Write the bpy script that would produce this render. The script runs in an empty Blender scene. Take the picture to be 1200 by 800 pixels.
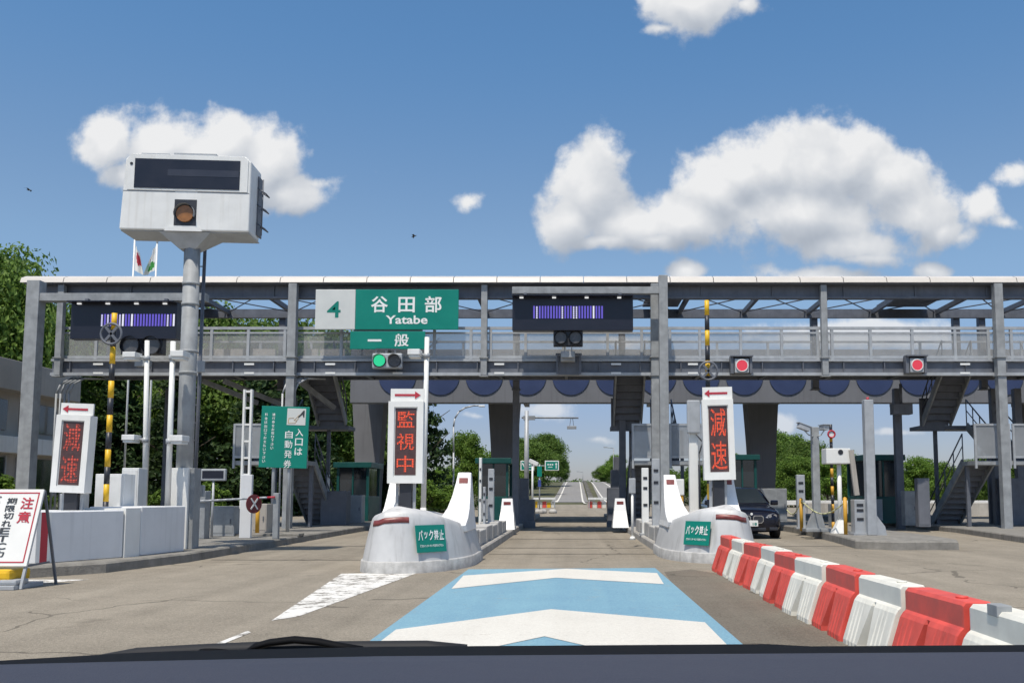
import bpy, bmesh, math, random
from mathutils import Vector, Matrix
random.seed(7)
sc = bpy.context.scene
COL = sc.collection
R = math.radians
# ------------------------------------------------------------------ camera
CAMZ, PITCH, FPX, PX0, PY0 = 1.25, R(5.45), 1100.0, 670.0, 474.0
cam = bpy.data.cameras.new('camera'); co = bpy.data.objects.new('camera', cam); COL.objects.link(co)
co.location = (0, 0, CAMZ); co.rotation_euler = (R(90) + PITCH, 0, 0)
cam.sensor_width = 36; cam.lens = FPX / 1200 * 36
cam.shift_x = (600 - PX0) / 1200; cam.shift_y = (PY0 - 400) / 1200
cam.clip_start = 0.05; cam.clip_end = 8000
sc.camera = co
def ray(px, py):
    cx, cy = (px - PX0) / FPX, -(py - PY0) / FPX
    return Vector((cx, math.cos(PITCH) - cy * math.sin(PITCH), math.sin(PITCH) + cy * math.cos(PITCH)))
def P(px, py, Y):
    d = ray(px, py); return Vector((d.x * Y / d.y, Y, CAMZ + d.z * Y / d.y))
def PX(px, Y, py=540): return P(px, py, Y).x
def PZ(py, Y): return P(670, py, Y).z
def G(px, py, z=0.0):
    d = ray(px, py); t = (z - CAMZ) / d.z; return Vector((d.x * t, d.y * t, z))
# ------------------------------------------------------------------ sun + sky
SUN_EL, SUN_AZ = 66.0, 198.0          # azimuth clockwise from +Y: behind the camera, a little to the left
sdir = Vector((math.sin(R(SUN_AZ)) * math.cos(R(SUN_EL)), math.cos(R(SUN_AZ)) * math.cos(R(SUN_EL)), math.sin(R(SUN_EL))))
sl = bpy.data.lights.new('sun', 'SUN'); sl.energy = 4.3; sl.angle = R(0.53); sl.color = (1.0, 0.925, 0.81)
so = bpy.data.objects.new('sun', sl); COL.objects.link(so)
so.rotation_euler = (-sdir).to_track_quat('-Z', 'Y').to_euler(); so.location = (0, -20, 60)
sc.view_settings.view_transform = 'Standard'; sc.view_settings.look = 'None'
sc.view_settings.exposure = 0.0; sc.view_settings.gamma = 1.0
sc.render.engine = 'CYCLES'
sc.cycles.max_bounces = 4; sc.cycles.transparent_max_bounces = 10; sc.cycles.diffuse_bounces = 2; sc.cycles.glossy_bounces = 2
sc.cycles.use_adaptive_sampling = True; sc.cycles.adaptive_threshold = .02
sc.cycles.use_denoising = True
wd = bpy.data.worlds.new('World'); sc.world = wd; wd.use_nodes = True
nt = wd.node_tree; nt.nodes.clear()
def nn(t, typ, **kw):
    n = t.nodes.new(typ)
    for k, v in kw.items(): setattr(n, k, v)
    return n
def mth(t, op, a, b=None, c=None, clamp=False):
    n = t.nodes.new('ShaderNodeMath'); n.operation = op; n.use_clamp = clamp
    for i, v in enumerate((a, b, c)):
        if v is None: continue
        if isinstance(v, (int, float)): n.inputs[i].default_value = v
        else: t.links.new(v, n.inputs[i])
    return n.outputs[0]
def vmth(t, op, a, b=None, out=0):
    n = t.nodes.new('ShaderNodeVectorMath'); n.operation = op
    for i, v in enumerate((a, b)):
        if v is None: continue
        if isinstance(v, (tuple, list, Vector)): n.inputs[i].default_value = tuple(v)
        else: t.links.new(v, n.inputs[i])
    return n.outputs[out]
def uv(px, py):
    d = ray(px, py); return d.x / d.y, d.z / d.y
BLOBS = [ # px, py, rx, ry, weight
 (690,222,50,68,1),(672,250,34,46,1),(735,262,62,36,1),(700,285,60,18,.8),(838,222,58,50,1),(800,255,80,40,1),(868,205,62,44,1),(905,195,66,52,1),
 (958,195,72,60,1),(1000,188,58,50,1),(1035,215,62,50,1),(1068,248,66,46,1),(935,250,120,46,1),(1105,268,46,22,.8),(990,285,90,24,.9),(760,282,60,22,.8),
 (1150,244,50,40,.58),(1188,208,40,28,.6),(1130,278,50,26,.5),(1175,262,50,24,.45),
 (805,314,30,14,.9),(960,322,78,18,.9),(1095,314,32,15,.8),(1010,300,90,20,.6),
 (128,168,44,40,1),(190,172,54,44,1),(150,200,52,26,.85),(262,172,44,44,1),(312,190,48,50,1),(335,225,56,28,.95),(375,214,50,20,.5),(230,190,70,50,1),(280,235,70,22,.7),
 (548,238,40,22,.55),(440,208,26,18,.26),
 (808,4,72,44,1),(770,36,44,14,.62),(870,10,24,18,.7),
 (640,482,80,20,.62),(700,518,50,12,.5),(918,497,30,14,.75),(1045,508,50,9,.6),(1010,392,150,26,.85),(1120,420,130,22,.6),(1180,360,40,16,.4),(560,490,40,10,.3),(720,400,120,20,.5)]
grp = bpy.data.node_groups.new('cloud_field', 'ShaderNodeTree')
grp.interface.new_socket('V', in_out='INPUT', socket_type='NodeSocketVector')
grp.interface.new_socket('D', in_out='OUTPUT', socket_type='NodeSocketFloat')
gi = grp.nodes.new('NodeGroupInput'); go = grp.nodes.new('NodeGroupOutput')
wn = nn(grp, 'ShaderNodeTexNoise', noise_dimensions='2D'); wn.inputs['Scale'].default_value = 9; wn.inputs['Detail'].default_value = 3
grp.links.new(gi.outputs[0], wn.inputs['Vector'])
off = vmth(grp, 'MULTIPLY', vmth(grp, 'SUBTRACT', wn.outputs['Color'], (.5, .5, .5)), (.035, .03, 0))
pv = vmth(grp, 'ADD', gi.outputs[0], off)
acc = None
for (bx, by, rx, ry, w) in BLOBS:
    u, v = uv(bx, by)
    q = vmth(grp, 'MULTIPLY', vmth(grp, 'SUBTRACT', pv, (u, v, 0)), (FPX / rx, FPX / ry, 0))
    ln = vmth(grp, 'LENGTH', q, out=1)
    val = mth(grp, 'SUBTRACT', w, mth(grp, 'MULTIPLY', ln, .78))
    acc = val if acc is None else mth(grp, 'SMOOTH_MAX', acc, val, .1)
f1 = nn(grp, 'ShaderNodeTexNoise', noise_dimensions='2D'); f1.inputs['Scale'].default_value = 19; f1.inputs['Detail'].default_value = 8; f1.inputs['Roughness'].default_value = .6
grp.links.new(gi.outputs[0], f1.inputs['Vector'])
vo = nn(grp, 'ShaderNodeTexVoronoi', feature='F1', voronoi_dimensions='2D'); vo.inputs['Scale'].default_value = 34; vo.inputs['Detail'].default_value = 2; vo.inputs['Roughness'].default_value = .55
try: vo.normalize = True
except Exception: pass
grp.links.new(pv, vo.inputs['Vector'])
nz = mth(grp, 'ADD', mth(grp, 'MULTIPLY', mth(grp, 'SUBTRACT', f1.outputs[0], .5), 1.05), mth(grp, 'MULTIPLY', mth(grp, 'SUBTRACT', .38, vo.outputs['Distance']), .22))
grp.interface.new_socket('S', in_out='OUTPUT', socket_type='NodeSocketFloat')
grp.links.new(mth(grp, 'ADD', acc, nz), go.inputs[0])
f2 = nn(grp, 'ShaderNodeTexNoise', noise_dimensions='2D'); f2.inputs['Scale'].default_value = 15; f2.inputs['Detail'].default_value = 4; f2.inputs['Roughness'].default_value = .5
grp.links.new(pv, f2.inputs['Vector'])
nz2 = mth(grp, 'ADD', mth(grp, 'MULTIPLY', mth(grp, 'SUBTRACT', f2.outputs[0], .5), .55), mth(grp, 'MULTIPLY', mth(grp, 'SUBTRACT', .38, vo.outputs['Distance']), .16))
grp.links.new(mth(grp, 'ADD', mth(grp, 'MULTIPLY', acc, .8), nz2), go.inputs[1])
tc = nn(nt, 'ShaderNodeTexCoord')
sx = nn(nt, 'ShaderNodeSeparateXYZ'); nt.links.new(tc.outputs['Generated'], sx.inputs[0])
ysafe = mth(nt, 'MAXIMUM', sx.outputs[1], .08)
cv = nn(nt, 'ShaderNodeCombineXYZ')
nt.links.new(mth(nt, 'DIVIDE', sx.outputs[0], ysafe), cv.inputs[0]); nt.links.new(mth(nt, 'DIVIDE', sx.outputs[2], ysafe), cv.inputs[1])
g1 = nn(nt, 'ShaderNodeGroup'); g1.node_tree = grp; nt.links.new(cv.outputs[0], g1.inputs[0])
g2 = nn(nt, 'ShaderNodeGroup'); g2.node_tree = grp; nt.links.new(vmth(nt, 'ADD', cv.outputs[0], (-.008, .03, 0)), g2.inputs[0])
mr = nn(nt, 'ShaderNodeMapRange', interpolation_type='SMOOTHSTEP'); mr.inputs['From Min'].default_value = .08; mr.inputs['From Max'].default_value = .50
nt.links.new(g1.outputs[0], mr.inputs[0])
dens = mth(nt, 'MULTIPLY', mr.outputs[0], mth(nt, 'GREATER_THAN', sx.outputs[1], .1))
hz_ = nn(nt, 'ShaderNodeMapRange', interpolation_type='SMOOTHSTEP'); hz_.inputs[1].default_value = .0; hz_.inputs[2].default_value = .27; hz_.inputs[3].default_value = .45; hz_.inputs[4].default_value = .96
nt.links.new(sx.outputs[2], hz_.inputs[0]); dens = mth(nt, 'MULTIPLY', dens, hz_.outputs[0])
lit = mth(nt, 'ADD', mth(nt, 'MULTIPLY', mth(nt, 'SUBTRACT', g1.outputs[1], g2.outputs[1]), 1.0), .66, clamp=True)
cr = nn(nt, 'ShaderNodeValToRGB'); cr.color_ramp.elements[0].position = .0; cr.color_ramp.elements[0].color = (.37, .42, .50, 1)
cr.color_ramp.elements[1].position = 1; cr.color_ramp.elements[1].color = (.97, .97, .97, 1)
e = cr.color_ramp.elements.new(.5); e.color = (.60, .64, .70, 1)
nt.links.new(lit, cr.inputs[0])
sky = nn(nt, 'ShaderNodeTexSky', sky_type='NISHITA'); sky.sun_disc = False
sky.sun_elevation = R(SUN_EL); sky.sun_rotation = R(SUN_AZ); sky.altitude = 0
sky.air_density = 1.0; sky.dust_density = .6; sky.ozone_density = 1.3
bg = nn(nt, 'ShaderNodeBackground'); bg.inputs[1].default_value = .12
tr_ = nn(nt, 'ShaderNodeValToRGB'); tr_.color_ramp.interpolation = 'EASE'   # sky tint by height above horizon; unseen top stop added to neutralise fill light
for p_, c_ in ((.06, (.62, .64, .84)), (.25, (.94, 1.03, 1.07)), (.48, (.73, 1.06, 1.22)), (.72, (1.25, 1.2, 1.08))):
    e = tr_.color_ramp.elements.new(p_); e.color = c_ + (1,)
tr_.color_ramp.elements.remove(tr_.color_ramp.elements[0]); tr_.color_ramp.elements.remove(tr_.color_ramp.elements[-1])
nt.links.new(sx.outputs[2], tr_.inputs[0])
nt.links.new(vmth(nt, 'MULTIPLY', sky.outputs[0], tr_.outputs[0]), bg.inputs[0])
wd.cycles.sampling_method = 'MANUAL'; wd.cycles.sample_map_resolution = 256
bg2 = nn(nt, 'ShaderNodeBackground'); bg2.inputs[1].default_value = .9; nt.links.new(cr.outputs[0], bg2.inputs[0])
mx = nn(nt, 'ShaderNodeMixShader'); nt.links.new(dens, mx.inputs[0]); nt.links.new(bg.outputs[0], mx.inputs[1]); nt.links.new(bg2.outputs[0], mx.inputs[2])
wo = nn(nt, 'ShaderNodeOutputWorld'); nt.links.new(mx.outputs[0], wo.inputs[0])
# ------------------------------------------------------------------ materials
def lin(r, g, b):
    f = lambda c: (c / 255 / 12.92) if c / 255 <= .04045 else ((c / 255 + .055) / 1.055) ** 2.4
    return (f(r), f(g), f(b))
MATS = {}
def mat(name, col, rough=.6, metal=0.0, var=.12, scale=2.5, bump=0.0, bscale=60, streak=0.0, spec=.5, dirt=None):
    m = bpy.data.materials.new(name); m.use_nodes = True; t = m.node_tree; b = t.nodes['Principled BSDF']
    b.inputs['Roughness'].default_value = rough; b.inputs['Metallic'].default_value = metal; b.inputs['Specular IOR Level'].default_value = spec
    c = nn(t, 'ShaderNodeTexCoord'); oi = nn(t, 'ShaderNodeObjectInfo')
    v = vmth(t, 'ADD', c.outputs['Object'], mth_vec(t, oi.outputs['Random'], 37.0))
    n1 = nn(t, 'ShaderNodeTexNoise'); n1.inputs['Scale'].default_value = scale; n1.inputs['Detail'].default_value = 7; n1.inputs['Roughness'].default_value = .6
    t.links.new(v, n1.inputs['Vector'])
    rp = nn(t, 'ShaderNodeValToRGB'); rp.color_ramp.elements[0].position = .28; rp.color_ramp.elements[1].position = .72
    rp.color_ramp.elements[0].color = tuple(max(0, x * (1 - var)) for x in col) + (1,); rp.color_ramp.elements[1].color = tuple(min(1, x * (1 + var)) for x in col) + (1,)
    t.links.new(n1.outputs[0], rp.inputs[0]); out = rp.outputs[0]
    if streak:
        mp = vmth(t, 'MULTIPLY', v, (9, 9, .55)); n2 = nn(t, 'ShaderNodeTexNoise'); n2.inputs['Scale'].default_value = 1; n2.inputs['Detail'].default_value = 5
        t.links.new(mp, n2.inputs['Vector'])
        r2 = nn(t, 'ShaderNodeMapRange', interpolation_type='SMOOTHSTEP'); r2.inputs[1].default_value = .5; r2.inputs[2].default_value = .78; r2.inputs[4].default_value = streak
        t.links.new(n2.outputs[0], r2.inputs[0])
        mxx = nn(t, 'ShaderNodeMix', data_type='RGBA'); t.links.new(r2.outputs[0], mxx.inputs[0]); t.links.new(out, mxx.inputs[6])
        d = dirt or tuple(x * .45 for x in col); mxx.inputs[7].default_value = tuple(d) + (1,); out = mxx.outputs[2]
    t.links.new(out, b.inputs['Base Color'])
    rr = mth(t, 'ADD', mth(t, 'MULTIPLY', mth(t, 'SUBTRACT', n1.outputs[0], .5), .3), rough, clamp=True); t.links.new(rr, b.inputs['Roughness'])
    if bump:
        n3 = nn(t, 'ShaderNodeTexNoise'); n3.inputs['Scale'].default_value = bscale; n3.inputs['Detail'].default_value = 4; t.links.new(v, n3.inputs['Vector'])
        bp = nn(t, 'ShaderNodeBump'); bp.inputs['Strength'].default_value = bump; bp.inputs['Distance'].default_value = .02; t.links.new(n3.outputs[0], bp.inputs['Height']); t.links.new(bp.outputs[0], b.inputs['Normal'])
    MATS[name] = m; return m
def mth_vec(t, s, k):
    cmb = nn(t, 'ShaderNodeCombineXYZ'); o = mth(t, 'MULTIPLY', s, k)
    for i in range(3): t.links.new(o, cmb.inputs[i])
    return cmb.outputs[0]
def emit(name, col, strength, base=(.02, .02, .02)):
    m = bpy.data.materials.new(name); m.use_nodes = True; b = m.node_tree.nodes['Principled BSDF']
    b.inputs['Base Color'].default_value = base + (1,); b.inputs['Emission Color'].default_value = tuple(col) + (1,); b.inputs['Emission Strength'].default_value = strength
    b.inputs['Roughness'].default_value = .4
    MATS[name] = m; return m
def seethru(name, col, fac, rough=.4):
    m = mat(name, col, rough, var=.15, scale=1.5); t = m.node_tree; b = t.nodes['Principled BSDF']; o = [n for n in t.nodes if n.type == 'OUTPUT_MATERIAL'][0]
    tr = nn(t, 'ShaderNodeBsdfTransparent'); x = nn(t, 'ShaderNodeMixShader'); x.inputs[0].default_value = fac
    t.links.new(tr.outputs[0], x.inputs[1]); t.links.new(b.outputs[0], x.inputs[2]); t.links.new(x.outputs[0], o.inputs[0]); return m
WHITE = mat('white_paint', (.74, .75, .74), .45, var=.08, streak=.45, dirt=(.52, .5, .45))
FRAMEW = mat('sign_white', (.80, .80, .77), .4, var=.05, streak=.15, dirt=(.55, .53, .47))
PANEL = mat('blue_grey_panel', (.72, .73, .74), .5, var=.07, scale=1.5, streak=.25, dirt=(.36, .37, .38))
SILVER = mat('silver_paint', (.58, .58, .575), .5, metal=.1, var=.10, scale=2.2, streak=.6, dirt=(.36, .355, .34))
FINW = mat('fin_white', (.84, .84, .83), .4, var=.05, scale=1.2, streak=.3, dirt=(.6, .58, .54))
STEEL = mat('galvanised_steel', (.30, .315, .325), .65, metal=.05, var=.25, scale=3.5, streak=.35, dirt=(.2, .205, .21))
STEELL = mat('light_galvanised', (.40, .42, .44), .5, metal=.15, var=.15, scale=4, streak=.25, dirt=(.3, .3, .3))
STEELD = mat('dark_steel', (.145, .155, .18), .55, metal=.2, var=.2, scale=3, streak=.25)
ROOFW = mat('roof_panel', (.64, .60, .55), .4, var=.05, scale=1, streak=.2, dirt=(.6, .56, .5))
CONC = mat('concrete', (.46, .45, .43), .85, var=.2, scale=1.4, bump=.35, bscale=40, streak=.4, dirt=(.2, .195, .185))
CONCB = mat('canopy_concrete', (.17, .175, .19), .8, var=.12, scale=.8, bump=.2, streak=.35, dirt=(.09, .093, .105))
KERB = mat('kerb_stone', (.36, .345, .32), .88, var=.3, scale=3, bump=.5, bscale=30, streak=.4, dirt=(.17, .16, .14))
KERBD = mat('old_kerb', (.22, .21, .19), .9, var=.3, scale=3, bump=.5, bscale=30, streak=.5, dirt=(.1, .095, .085))
SCALLOP = mat('blue_disc_paint', (.035, .055, .135), .5, var=.12, scale=1)
GREEN = mat('sign_green', (.0, .215, .16), .35, var=.08, scale=1.5, streak=.12, dirt=(.0, .16, .13))
GREEND = mat('dark_green_metal', (.004, .075, .07), .45, var=.2, scale=2, streak=.2)
GREYS = mat('sign_grey', (.62, .64, .62), .4, var=.05)
TXT = mat('lettering_white', (.85, .86, .84), .4, var=.03)
TXTG = mat('lettering_green', (.0, .2, .15), .4, var=.03)
TXTK = mat('lettering_black', (.04, .045, .05), .5, var=.1)
RED = mat('sign_red', (.45, .03, .05), .45, var=.1)
REFL = mat('red_reflector', (.20, .045, .042), .4, var=.4, scale=14)
YEL = mat('yellow_paint', (.75, .45, .015), .45, var=.1, scale=4, streak=.2)
BOLL = mat('ochre_bollard', (.60, .32, .03), .5, var=.1, scale=4)
GREYD = mat('shade_grey_paint', (.14, .15, .175), .6, var=.15, streak=.2)  # grey darkened so its colour holds the shade on the pillar box
BLK = mat('black_paint', (.028, .03, .038), .45, var=.2)
DARK = mat('black_display', (.012, .014, .026), .35, var=.2, scale=2)
LEDBG = mat('display_brown', (.085, .045, .045), .4, var=.25, scale=9)
BARR = mat('barrier_red', (.68, .09, .068), .5, var=.2, scale=5, streak=.12, dirt=(.45, .12, .09))
BARW = mat('barrier_white', (.76, .74, .66), .5, var=.10, scale=5, streak=.12, dirt=(.58, .55, .47))
RUB = mat('black_rubber', (.015, .015, .017), .75, var=.2)
GLASS = mat('dark_glass', (.02, .028, .035), .08, var=.3, scale=.7, spec=.9)
WINB = mat('pale_glass', (.25, .32, .38), .12, var=.15, scale=.7, spec=.8)
RAILP = seethru('railing_panel', (.44, .45, .45), .36)
MESHP = seethru('mesh_panel', (.35, .37, .39), .68)
NAVY = mat('navy_car_paint', (.006, .007, .018), .16, metal=.3, var=.05, spec=.8)
CHR = mat('chrome', (.6, .6, .62), .15, metal=1)
LAMPG = mat('headlight_glass', (.45, .47, .52), .08, var=.3, scale=12, spec=.9)
AMBER = mat('amber_lens', (.30, .13, .04), .2, var=.3, scale=8)
LENS = mat('grey_lens', (.10, .10, .105), .25, var=.2, scale=8)
BEIGE = mat('office_concrete', (.42, .39, .35), .8, var=.12, scale=.7, bump=.2, streak=.4, dirt=(.25, .23, .2))
DASH = mat('dashboard_vinyl', (.036, .039, .058), .6, var=.06, scale=5, bump=.15, bscale=500)
COWL = mat('black_plastic', (.004, .004, .005), .75, var=.2, spec=.15)
BARK = mat('bark', (.10, .075, .055), .9, var=.35, scale=6, bump=.6, bscale=18)
LEDR = emit('led_red', (1.0, .10, .03), 1.15); LEDP = emit('led_purple', (.22, .16, .95), .62); LEDW = emit('led_white', (.85, .85, 1.0), .95)
def dotted(m, p=.03):
    t = m.node_tree; b = t.nodes['Principled BSDF']; c = nn(t, 'ShaderNodeTexCoord'); x = nn(t, 'ShaderNodeSeparateXYZ'); t.links.new(c.outputs['Object'], x.inputs[0])
    f = [mth(t, 'LESS_THAN', mth(t, 'FRACT', mth(t, 'MULTIPLY', x.outputs[i], 1 / p)), .72) for i in (0, 2)]
    k = mth(t, 'ADD', mth(t, 'MULTIPLY', mth(t, 'MULTIPLY', f[0], f[1]), b.inputs['Emission Strength'].default_value), .12); t.links.new(k, b.inputs['Emission Strength'])
LEDDIM = emit('led_red_dim', (.85, .10, .06), .62); dotted(LEDDIM, .05); dotted(LEDR)
LITG = emit('lamp_green', (.03, .78, .36), .85); LITR = emit('lamp_red', (.9, .05, .09), .8); STRIP = emit('hood_lamp', (1, 1, 1), .9)
def road_mat(name, c0, c1, wear=None):
    m = bpy.data.materials.new(name); m.use_nodes = True; t = m.node_tree; b = t.nodes['Principled BSDF']; b.inputs['Roughness'].default_value = .88; b.inputs['Specular IOR Level'].default_value = .3
    c = nn(t, 'ShaderNodeTexCoord'); v = c.outputs['Object']
    def noi(sc_, vec=v, d=6, r=.6):
        n = nn(t, 'ShaderNodeTexNoise'); n.inputs['Scale'].default_value = sc_; n.inputs['Detail'].default_value = d; n.inputs['Roughness'].default_value = r; t.links.new(vec, n.inputs['Vector']); return n.outputs[0]
    big = noi(.22); mid = noi(1.7); fine = noi(30, d=4, r=.85); trk = noi(1, vmth(t, 'MULTIPLY', v, (1.5, .03, 1)), 4)
    vf = nn(t, 'ShaderNodeTexVoronoi'); vf.inputs['Scale'].default_value = 95; t.links.new(v, vf.inputs['Vector'])
    s = mth(t, 'ADD', mth(t, 'MULTIPLY', big, .5), mth(t, 'MULTIPLY', mid, .35))
    s = mth(t, 'ADD', s, mth(t, 'MULTIPLY', trk, .55)); s = mth(t, 'ADD', s, mth(t, 'MULTIPLY', fine, .8))
    sv = nn(t, 'ShaderNodeSeparateColor'); t.links.new(vf.outputs['Color'], sv.inputs[0])
    s = mth(t, 'ADD', s, mth(t, 'MULTIPLY', sv.outputs[0], .34))
    mrr = nn(t, 'ShaderNodeMapRange'); mrr.inputs[1].default_value = .85; mrr.inputs[2].default_value = 1.72; t.links.new(s, mrr.inputs[0])
    mc = nn(t, 'ShaderNodeMix', data_type='RGBA'); t.links.new(mrr.outputs[0], mc.inputs[0]); mc.inputs[6].default_value = c0 + (1,); mc.inputs[7].default_value = c1 + (1,)
    out = mc.outputs[2]
    if wear is None:   # cracks and oil spots
        vv = vmth(t, 'ADD', v, vmth(t, 'MULTIPLY', nnoise_col(t, v, 1.5), (.5, .5, 0)))
        ve = nn(t, 'ShaderNodeTexVoronoi', feature='DISTANCE_TO_EDGE'); ve.inputs['Scale'].default_value = .33; t.links.new(vv, ve.inputs['Vector'])
        ck = mth(t, 'MULTIPLY', mth(t, 'LESS_THAN', ve.outputs['Distance'], .006), mth(t, 'GREATER_THAN', noi(.35, d=2), .53))
        oil = nn(t, 'ShaderNodeMapRange', interpolation_type='SMOOTHSTEP'); oil.inputs[1].default_value = .62; oil.inputs[2].default_value = .74; oil.inputs[4].default_value = .35; t.links.new(noi(.9, d=5), oil.inputs[0])
        k = mth(t, 'MAXIMUM', mth(t, 'MULTIPLY', ck, .55), oil.outputs[0])
        m3 = nn(t, 'ShaderNodeMix', data_type='RGBA'); t.links.new(k, m3.inputs[0]); t.links.new(out, m3.inputs[6]); m3.inputs[7].default_value = tuple(x * .5 for x in c0) + (1,); out = m3.outputs[2]
    else:
        amt, base = wear
        w_ = nn(t, 'ShaderNodeMapRange'); w_.inputs[1].default_value = amt; w_.inputs[2].default_value = amt + .07
        t.links.new(mth(t, 'ADD', mth(t, 'MULTIPLY', noi(5, d=9, r=.75), .75), mth(t, 'MULTIPLY', noi(.8), .25)), w_.inputs[0])
        m3 = nn(t, 'ShaderNodeMix', data_type='RGBA'); t.links.new(w_.outputs[0], m3.inputs[0]); t.links.new(out, m3.inputs[6]); m3.inputs[7].default_value = base + (1,); out = m3.outputs[2]
    t.links.new(out, b.inputs['Base Color'])
    bp = nn(t, 'ShaderNodeBump'); bp.inputs['Strength'].default_value = .5; bp.inputs['Distance'].default_value = .012
    t.links.new(mth(t, 'ADD', fine, mth(t, 'MULTIPLY', vf.outputs['Distance'], .8)), bp.inputs['Height']); t.links.new(bp.outputs[0], b.inputs['Normal'])
    MATS[name] = m; return m
def nnoise_col(t, v, s):
    n = nn(t, 'ShaderNodeTexNoise'); n.inputs['Scale'].default_value = s; t.links.new(v, n.inputs['Vector']); return n.outputs['Color']
ASPH = road_mat('plaza_pavement', (.12, .105, .082), (.42, .372, .30))
ASPHF = road_mat('far_asphalt', (.19, .185, .18), (.29, .28, .27))
ABASE = (.24, .22, .19)
BLUEP = road_mat('blue_road_paint', (.125, .25, .38), (.26, .46, .53), (.57, (.27, .34, .36)))
WHITEP = road_mat('cream_road_paint', (.54, .52, .47), (.78, .76, .70), (.60, (.42, .39, .34)))
WORNP = road_mat('worn_white_paint', (.60, .59, .56), (.88, .86, .82), (.50, (.2, .185, .16)))
JOINT = mat('joint_tar', (.06, .055, .05), .9, var=.3)
def ground_mat():
    m = mat('grass_and_soil', (.085, .085, .04), .95, var=.5, scale=.35, bump=.5, bscale=6); return m
GRASS = ground_mat()
def leaf_mat(name, c0, c1):
    m = bpy.data.materials.new(name); m.use_nodes = True; t = m.node_tree; t.nodes.clear()
    ge = nn(t, 'ShaderNodeNewGeometry'); oi = nn(t, 'ShaderNodeObjectInfo')
    mc = nn(t, 'ShaderNodeMix', data_type='RGBA'); mc.inputs[6].default_value = c0 + (1,); mc.inputs[7].default_value = c1 + (1,)
    t.links.new(ge.outputs['Random Per Island'], mc.inputs[0])
    hs = nn(t, 'ShaderNodeHueSaturation'); t.links.new(mc.outputs[2], hs.inputs['Color'])
    t.links.new(mth(t, 'ADD', mth(t, 'MULTIPLY', oi.outputs['Random'], .5), .78), hs.inputs['Value'])
    d = nn(t, 'ShaderNodeBsdfPrincipled'); d.inputs['Roughness'].default_value = .55; d.inputs['Specular IOR Level'].default_value = .25; t.links.new(hs.outputs[0], d.inputs['Base Color'])
    tr = nn(t, 'ShaderNodeBsdfTranslucent'); t.links.new(hs.outputs[0], tr.inputs[0])
    x = nn(t, 'ShaderNodeMixShader'); x.inputs[0].default_value = .4; t.links.new(d.outputs[0], x.inputs[1]); t.links.new(tr.outputs[0], x.inputs[2])
    o = nn(t, 'ShaderNodeOutputMaterial'); t.links.new(x.outputs[0], o.inputs[0]); MATS[name] = m; return m
LEAFA = leaf_mat('broadleaf_foliage', (.055, .115, .022), (.19, .29, .058))
LEAFB = leaf_mat('conifer_foliage', (.024, .055, .022), (.075, .125, .04))
LEAFC = leaf_mat('pale_foliage', (.075, .15, .022), (.21, .33, .055))
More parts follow.
